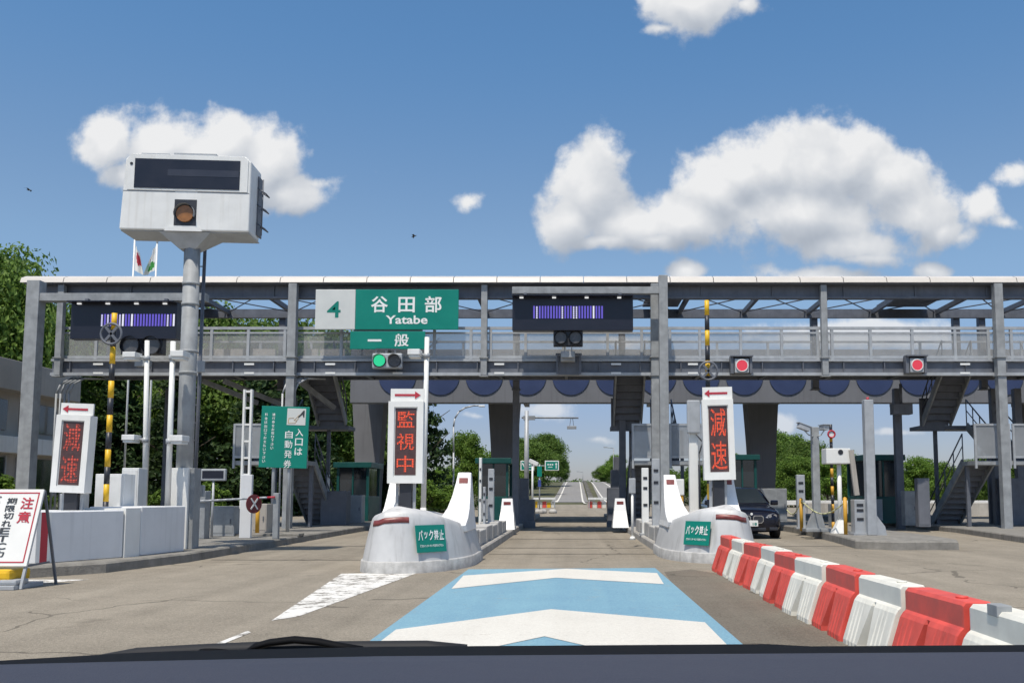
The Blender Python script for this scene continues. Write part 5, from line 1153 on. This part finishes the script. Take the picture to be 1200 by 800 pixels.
# ------------------------------------------------------------------ right island furniture
y = 26.6; x = PX(956.5, y, 540); zt = PZ(500, y); s = thing('camera_post', 'dark grey square post carrying two cameras', 'camera post', (x, y, .2)); w = .20
mb = MB(); mb.box(x - w / 2, x + w / 2, y, y + w, .2, zt, .015); mb.box(x - .35, x + .35, y - .1, y + .4, .2, .3, .02); mb.loft([[(x - .30, y, .301), (x + .22, y, .301), (x + .22, y + .2, .301), (x - .30, y + .2, .301)], [(x - .105, y - .004, .75), (x + .105, y - .004, .75), (x + .105, y + .204, .75), (x - .105, y + .204, .75)]], smooth=False); mb.build('post', STEEL, s)
for px, rot, lab in ((942, 14, None), (966, -80, None)):
    q = P(px, 501, y - .15); mb = MB(Matrix.Translation((q.x, y - .15, q.z)) @ Matrix.Rotation(R(rot), 4, 'Z') @ Matrix.Rotation(R(18 if rot > 0 else 0), 4, 'Y')); mb.box(-.19, .16, -.08, .08, -.07, .07, .02); mb.box(-.23, .20, -.095, .095, .072, .09); cm = mb.build('camera', STEELL, s)
    mb = MB(); mb.tube([(q.x, y - .15, q.z - .07), (q.x + (x - q.x) * .4, y - .1, q.z - .20), (x, y + .05, q.z - .25)], .016, 6); mb.build('bracket', STEELL, cm)
y = 24.4; x = PX(1021, y, 560); zt = PZ(468, y); s = thing('tall_post', 'tallest pale square post with flared foot on the right island', 'post', (x, y, .2)); mb = MB(); w = .24
xt = PX(1018.5, y, 480)
mb.loft([[(x - w / 2, y, .2), (x + w / 2, y, .2), (x + w / 2, y + w, .2), (x - w / 2, y + w, .2)], [(xt - w / 2, y, zt), (xt + w / 2, y, zt), (xt + w / 2, y + w, zt), (xt - w / 2, y + w, zt)]], smooth=False); o = mb.build('post', STEELL, s); bv = o.modifiers.new('b', 'BEVEL'); bv.width = .012
mb = MB(); mb.prism([(x + w / 2 + .002, .2), (x + w / 2 + .26, .2), (x + w / 2 + .22, .42), (x + w / 2 + .002, .72)], 'y', y + .05, y + .2); mb.build('foot_gusset', STEELL, s); mb = MB(); mb.cyl((xt, y + .1, zt), (xt, y + .1, zt + .07), .05, .03); mb.build('finial', RED, s)
post_box(1001, 1014, 585, 0, 24.6, 'sensor_post', 'low pale cabinet at the foot of the tallest post', STEELL, 'cabinet', .2, .35)
y = 25.6; s = thing('height_sensor', 'boxy white height sensor head on a thin white post', 'sensor', (PX(985, y), y, .2)); a = P(968, 525, y); b = P(997, 543, y)
mb = MB(); mb.box(a.x, b.x, y, y + .5, b.z, a.z, .02); hd = mb.build('head', FRAMEW, s); mb = MB(); q = P(985, 529.5, y); mb.disc((q.x, y - .006, q.z), .07, .01, 20); mb.build('lens', BLK, hd); mb = MB(); xp = PX(986.5, y, 580)
mb.cyl((xp, y + .2, .2), (xp, y + .2, b.z), .06, .06); mb.loft([[(xp - .24, y, .2), (xp + .14, y, .2), (xp + .14, y + .4, .2), (xp - .24, y + .4, .2)], [(xp - .07, y + .13, .55), (xp + .07, y + .13, .55), (xp + .07, y + .27, .55), (xp - .07, y + .27, .55)]], smooth=False); mb.build('stand', FRAMEW, s)
p0 = P(997, 527, y); p1 = P(1004, 580, y); mb = MB(); mb.bar(p0, p1, .13, .1); mb.build('cream_strut', BEIGE, s)
x = PX(974.5, 27.4, 540); s = thing('striped_pole', 'short striped pole with round red sign behind the white height sensor', 'striped pole', (x, 27.4, .2), 'yellow and black striped poles'); zt = PZ(497, 27.4); mb = MB()
for i in range(12): mb.mi = i % 2; z = .2 + (zt - .2) * i / 12; mb.cyl((x, 27.4, z), (x, 27.4, z + (zt - .2) / 12), .045, .045, 10)
mb.build('pole', [BOLL, BLK], s); q = P(974.5, 508.5, 27.3); mb = MB(); mb.disc((q.x, 27.32, q.z), .1, .01, 24); mb.build('disc', WHITE, s); mb = MB(); mb.ring((q.x, 27.31, q.z), .1, .025); mb.build('red_ring', RED, s)
bollard(939, 584, 0, 27.4, 'ochre bollard with chain between the car and the two camera post', .2, .05)
bollard(990.5, 583, 0, 24.9, 'ochre bollard at the foot of the white height sensor', .2, .05)
post_box(933.5, 943, 556, 0, 29.0, 'sensor_post', 'pale flat sensor post left of the two camera post', STEELL, 'sensor post', .2, .15)
s = thing('chain', 'pale yellow chain hanging between the bollards', 'chain', (PX(950, 27.3), 27.3, .9)); mb = MB()
def sag(p0, p1, d, n=10): return [tuple(Vector(p0).lerp(Vector(p1), i / n) - Vector((0, 0, d * math.sin(math.pi * i / n)))) for i in range(n + 1)]
xb_ = PX(939, 27.4, 600); zc = PZ(586, 27.4); mb.tube(sag((xb_, 27.4, zc), (PX(922, 29, 590), 29.0, zc - .3), .25), .018, 6); mb.tube(sag((xb_, 27.4, zc), (PX(990.5, 24.9, 600), 24.9, zc - .03), .35), .018, 6); mb.build('links', mat('chain_yellow', (.55, .55, .3), .5), s)
cabinet(975, 992, 590, 0, 30.5, 'ticket_machine', 'grey ticket machine behind the thin white sensor post', STEEL, .5, CG, .2, cat='ticket machine')
cabinet(1060, 1074, 575, 0, 33.0, 'cabinet', 'grey square cabinet left of the dark pillar box', STEEL, .4, CG)
cabinet(1075, 1089, 560, 0, 31.5, 'cabinet', 'tall grey pillar box coloured darker for shade, left of the right staircase', GREYD, .3, CG, lock=False)
a = P(1047, 473, 33); b = P(1070, 485, 33); s = thing('ceiling_unit', 'small dark box hanging under the footbridge left of the right stairs', 'box', ((a.x + b.x) / 2, 33, a.z)); mb = MB(); mb.box(a.x, b.x, 33, 33.4, b.z, a.z, .01); mb.build('housing', STEELD, s); mb = MB(); mb.cyl(((a.x + b.x) / 2, 33.2, a.z), ((a.x + b.x) / 2, 33.2, zdb + .06), .05); mb.build('hanger', STEELD, s)
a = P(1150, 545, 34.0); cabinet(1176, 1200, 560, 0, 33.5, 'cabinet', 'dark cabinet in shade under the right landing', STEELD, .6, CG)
# ------------------------------------------------------------------ water barriers
def barrier(m):
    mb = MB(); L = 1.03; st = []
    def prof(dp, up=0.0):
        w0, w1, w2 = .25 - dp * 1.0, .115 - dp, .10 - up
        return [(-w0, .0), (-w0, .05), (-w1 - .03 - dp * .75, .395), (-.122, .43), (-w2 - .0, .45), (-w2, .595), (-w2 + .02, .62), (w2 - .02, .62), (w2, .595), (w2, .45), (.122, .43), (w1 + .03 + dp * .75, .395), (w0, .05), (w0, .0)]
    seq = [(0, .0), (.02, 0), (.05, 0)]
    for c in (.13, .22, .31): seq += [(c - .028, 0), (c - .014, .010), (c + .014, .010), (c + .028, 0)]
    seq += [(.395, 'n0'), (.425, 'n1'), (.605, 'n1'), (.635, 'n0')]
    for c in (.72, .81, .90): seq += [(c - .028, 0), (c - .014, .010), (c + .014, .010), (c + .028, 0)]
    seq += [(.98, 0), (1.01, 0), (1.03, 0)]
    rings = []
    for i, (yy, d) in enumerate(seq):
        e2 = .012 if i in (0, len(seq) - 1) else 0; notch = isinstance(d, str); dd = 0 if notch else d; ring = []
        for x, z in prof(dd):
            y2 = yy
            if notch:              # wedge shaped recess, wide and deep at the foot, closing under the shoulder
                f = min(1, max(0, (.395 - z) / .345)); y2 = .515 + (yy - .515) * (.28 + .72 * f)
                if d == 'n1' and z < .39: x = math.copysign(max(.02, abs(x) - .15), x)
                elif d == 'n1' and z < .41: x = math.copysign(abs(x) - .03, x)
            ring.append((x * (1 - e2 * 3), y2, z * .93 * (1 - e2)))
        rings.append(ring)
    mb.loft(rings, smooth=False)
    return mb
BX = 2.30 + .25
names = ['nearest white', 'nearest red', 'second white', 'second red', 'third white', 'third red', 'fourth white', 'fourth red', 'farthest white', 'farthest red']
pr = {}
for i in range(10):
    far = 9 - i
    yy = 15.7 - 1.085 * (far) - 1.03
    red = far % 2 == 0
    nm = names[i]
    if red not in pr:
        o = thing('water_barrier', '', 'barrier', (0, 0, 0)); barrier(None).build('body', BARR if red else BARW, o)
        mb = MB(); mb.cyl((0, .25, .576), (0, .25, .59), .04, .04, 14); mb.build('filler_cap', BARR if red else BARW, o)
        mb = MB(); mb.box(-.05, .05, -.05, .0, .15, .55); mb.build('coupling', BARR if red else BARW, o); pr[red] = o
    else: o = copy_tree(pr[red])
    o.location = (BX + (random.uniform(-.025, .025) if i else 0), yy, 0.0); o.rotation_euler = (R(random.uniform(-.4, .4)), 0, R(random.uniform(-1.8, 1.8)))
    o['label'] = '%s plastic water barrier in the row beside our lane' % nm; o['group'] = 'red and white water barriers'
    if i == 0: first_barrier = o
mb = MB(); mb.box(-.108, -.02, .60, .74, .545, .612, .005); mb.build('metal_clip', STEEL, first_barrier)
# ------------------------------------------------------------------ dark car facing us
CY, CX = 26.6, 5.06
s = thing('car', 'dark navy saloon car facing us in the lane right of the nose guard', 'car', (CX, CY, 0))
def V3(x, y, z): return (CX + x, CY + y, z)
st = [ # y, halfwidth, zbot, zshoulder, ztop
 (0.00, .62, .30, .60, .66), (.05, .74, .22, .66, .72), (.16, .84, .18, .73, .78), (.40, .90, .17, .80, .86), (.8, .93, .18, .86, .93), (1.35, .94, .2, .91, 1.0), (2.2, .945, .2, .95, 1.0), (3.2, .945, .2, .97, 1.0), (4.0, .93, .22, .98, 1.02), (4.6, .88, .25, .97, 1.0), (4.85, .78, .35, .9, .95)]
mb = MB(); rings = []
for (yy, w, zb, zs, zt) in st:
    half = [(0, zb), (w * .86, zb), (w * .985, zb + .12), (w, (zb + zs) / 2), (w * .985, zs - .07), (w * .90, zs + .0), (w * .55, zt - .02), (0, zt)]
    ring = [(x, z) for x, z in half] + [(-x, z) for x, z in half[-2:0:-1]]
    rings.append([V3(x, yy, z) for x, z in ring])
mb.loft(rings); body = mb.build('body', NAVY, s); sb = body.modifiers.new('s', 'SUBSURF'); sb.levels = 1; sb.render_levels = 2
cab = [(1.30, .80, .97, .98), (2.15, .66, 1.02, 1.44), (2.7, .64, 1.02, 1.475), (3.4, .63, 1.02, 1.45), (4.25, .74, 1.0, 1.02)]
mb = MB(); rings = []
for (yy, w, zb, zt) in cab: rings.append([V3(-.86, yy, .93), V3(-w, yy, zt - .05), V3(-w * .8, yy, zt), V3(w * .8, yy, zt), V3(w, yy, zt - .05), V3(.86, yy, .93)])
mb.loft(rings, closed=True); mb.build('cabin', NAVY, s)
mb = MB(); mb.poly([V3(-.72, 1.33, .985), V3(.72, 1.33, .985), V3(.56, 2.08, 1.405), V3(-.56, 2.08, 1.405)]); o = mb.build('windscreen', GLASS, s); o.location.z += .018; o.location.y -= .012
for sg in (-1, 1):
    mb = MB(); mb.poly([V3(sg * .87, 1.6, .985), V3(sg * .87, 3.8, .985), V3(sg * .70, 3.35, 1.36), V3(sg * .715, 2.2, 1.36)]); mb.build('side_window', GLASS, s)
    mb = MB(); A = V3(sg * .98, 1.55, 1.0); mb.M = Matrix.Translation(A); mb.box(-.11, .11, -.05, .07, -.07, .08, .04); mi_ = mb.build('wing_mirror', NAVY, s); mb = MB(); mb.bar(V3(sg * .88, 1.6, .95), V3(sg * .95, 1.57, .97), .05, .03); mb.build('mirror_arm', NAVY, mi_)
    mb = MB(); ringf, ringb = [], []
    for (x, z, dy) in ((.40, .60, .0), (.56, .575, .05), (.74, .59, .13), (.82, .66, .25), (.80, .72, .27), (.66, .72, .14), (.48, .68, .04)): ringf.append(V3(sg * x, dy - .012, z)); ringb.append(V3(sg * x, dy + .15, z))
    mb.loft([ringf, ringb], smooth=False); hl = mb.build('headlight', LAMPG, s)
    for hx in (.52, .68): mb = MB(); q = V3(sg * hx, .05 if hx < .6 else .12, .645); mb.cyl((q[0], q[1] - .05, q[2]), (q[0], q[1] + .05, q[2]), .05, .05, 16); mb.build('lamp', CHR, hl)
    mb = MB(); A = [(sg * x, z) for x, z in ((.03, .48), (.06, .44), (.27, .44), (.33, .5), (.33, .62), (.28, .66), (.06, .66), (.03, .62))]; mb.prism([(CX + x, z) for x, z in A], 'y', CY - .065, CY - .02); gr = mb.build('grille', CHR, s)
    mb = MB(); c_ = (sg * .18, .55); mb.prism([(CX + c_[0] + (x - c_[0]) * .84, c_[1] + (z - c_[1]) * .82) for x, z in A], 'y', CY - .072, CY - .066); mb.build('grille_opening', BLK, gr)
    mb = MB(); mb.box(CX + sg * .62 - .12, CX + sg * .62 + .12, CY + .0, CY + .1, .24, .33, .02); mb.build('lower_intake', BLK, s)
    for wy in (.85, 3.95):
        mb = MB(); mb.cyl(V3(sg * .72, wy, .33), V3(sg * .93, wy, .33), .335, .335, 28); wh = mb.build('wheel', RUB, s); mb = MB(); mb.cyl(V3(sg * .925, wy, .33), V3(sg * .938, wy, .33), .22, .22, 20); mb.build('rim', CHR, wh)
mb = MB(); mb.box(CX - .40, CX + .40, CY - .03, CY + .06, .23, .32, .02); mb.build('lower_intake', BLK, s)
mb = MB(); mb.box(CX - .165, CX + .165, CY - .095, CY - .08, .36, .525, .004); pl = mb.build('number_plate', FRAMEW, s); mb = MB(); put_text(mb, '18', CX + .07, .425, .12, .075, CY - .099, .03); mb.build('lettering', TXTG, pl)
mb = MB(); mb.disc((CX, CY - .02, .70), .035, .03, 20); mb.build('badge', FRAMEW, s)
# ------------------------------------------------------------------ flags and birds
for px, lab, kind in ((157, 'limp white flag with red disc on a pole behind the footbridge', 'jp'), (183.5, 'limp white and green flag on a pole beside the red disc flag', 'gr')):
    y = 41; x = PX(px, y, 300); zt = PZ(284, y); s = thing('flag_pole', lab, 'flag', (x, y, 0), 'flags behind the footbridge'); mb = MB(); mb.cyl((x, y, 0), (x, y, zt + .3 * (kind == 'jp')), .05, .035, 10); mb.cyl((x, y, zt + .3 * (kind == 'jp')), (x, y, zt + .08 + .3 * (kind == 'jp')), .06, .03, 10); mb.build('pole', FRAMEW, s)
    mb = MB(); n, m2 = 12, 14; V = []
    sgn = 1 if kind == 'jp' else -1
    for j in range(m2 + 1):
        row = []
        for i in range(n + 1):
            u, v = i / n, j / m2; xx = x + .05 * sgn + sgn * u * (.16 + .30 * v); zz = zt - .12 - v * 1.15 - u * .35 * (1 - .3 * v); yy = y + .13 * math.sin(u * 9 + v * 1.5) * u
            row.append(mb.v((xx, yy, zz)))
        V.append(row)
    for j in range(m2):
        for i in range(n):
            u, v = (i + .5) / n, (j + .5) / m2; mb.mi = 1 if ((u - .5) / .30) ** 2 + ((v - .42) / .28) ** 2 < 1 else 0
            if kind == 'gr': mb.mi = 1 if ((u - .45) / .4) ** 2 + ((v - .75) / .17) ** 2 < 1 else 0
            mb.face([V[j][i], V[j][i + 1], V[j + 1][i + 1], V[j + 1][i]], True)
    mb.build('cloth', [FRAMEW, RED if kind == 'jp' else mat('flag_green', (.05, .3, .05), .6)], s, recalc=False)
for px, py, lab in ((485, 277, 'small black bird in flight against the sky right of the box sign'), (34, 223, 'small black bird in flight at far left of the sky')):
    c = P(px, py, 70); mb = MB(Matrix.Translation(c) @ Matrix.Rotation(R(-20 if px > 100 else 5), 4, 'Y')); mb.loft([[(-.2, -.02, 0), (-.2, .02, 0), (-.2, 0, .02)], [(-.05, -.06, -.02), (-.05, .06, -.02), (-.05, 0, .06)], [(.1, -.05, -.02), (.1, .05, -.02), (.1, 0, .05)], [(.24, -.01, .0), (.24, .01, .0), (.24, 0, .01)]])
    for sg in (-1, 1): mb.loft([[(-.06, sg * .04, .02), (.1, sg * .04, .02), (.1, sg * .04, .03), (-.06, sg * .04, .03)], [(-.08, sg * .25, .09), (.06, sg * .25, .09), (.06, sg * .25, .1), (-.08, sg * .25, .1)], [(-.16, sg * .46, .02), (-.1, sg * .46, .02), (-.1, sg * .46, .025), (-.16, sg * .46, .025)]], smooth=False)
    tag(mb.build('bird', BLK), lab, 'bird', 'birds in the sky')
# ------------------------------------------------------------------ own car: dashboard, cowl and wiper
s = thing('car', 'slate grey dashboard and black wipers of the car we look out from', 'car', (0, .7, .6))
def zedge(px): # height of the dash far edge at Y=.80 by column
    py = 780 - 14 * min(1, max(0, px + 100) / 560) ** .8 - 5 * min(1, max(0, px - 460) / 740)
    return py
mb = MB(); cols = list(range(-500, 2001, 50)); V = []
for px in cols:
    x = (px - 670) / 1100 * .80; e_ = P(px, zedge(px), .80); row = []
    for (yy, dz) in ((.80, -.03), (.797, -.004), (.785, .001), (.74, .004), (.66, .006), (.55, .004), (.42, -.01), (.34, -.04), (.30, -.12), (.29, -.3)):
        row.append(mb.v((x, yy, e_.z + dz)))
    V.append(row)
for a, b in zip(V, V[1:]):
    for j in range(len(a) - 1): mb.face([a[j], a[j + 1], b[j + 1], b[j]], True)
mb.build('dashboard', DASH, s)
mb = MB(); rr_ = []
for px in cols:
    e0 = P(px, zedge(px) - (3 + 6 * min(1, max(0, px / 180)) - (3 if px > 900 else 0)), .95); rr_.append([(e0.x, .815, e0.z + .004), (e0.x, .95, e0.z), (e0.x, .99, e0.z - .02), (e0.x, .99, e0.z - .12), (e0.x, .815, e0.z - .12)])
mb.loft(rr_, smooth=False); mb.build('cowl_panel', COWL, s)
pts = [P(px, py, 1.02) for px, py in ((110, 769), (160, 765), (230, 761), (300, 758), (370, 757.5), (440, 757), (500, 756.5), (546, 757))]
mb = MB(); rr_ = [[(q.x, q.y, q.z + .006 * (1 if 0 < i < 7 else .2)), (q.x, q.y + .015, q.z), (q.x, q.y, q.z - .014), (q.x, q.y - .012, q.z)] for i, q in enumerate(pts)]; mb.loft(rr_); wp = mb.build('wiper', RUB, s)
mb = MB(); pts = [P(px, py, 1.0) for px, py in ((288, 765), (298, 757.5), (316, 752.5), (345, 749), (374, 751.5), (398, 756.5), (425, 761))]
mb.loft([[(q.x, q.y, q.z + .004), (q.x, q.y + .01, q.z), (q.x, q.y, q.z - .004), (q.x, q.y - .01, q.z)] for q in pts]); mb.build('wiper_arm', COWL, wp)
q = P(252, 765, 1.0); mb = MB(); mb.cyl((q.x, q.y - .01, q.z - .03), (q.x, q.y, q.z + .003), .022, .016, 16); mb.build('wiper_pivot', COWL, s)
# the two direction sheets of prototypes that never got placed do not exist: every prototype above is placed
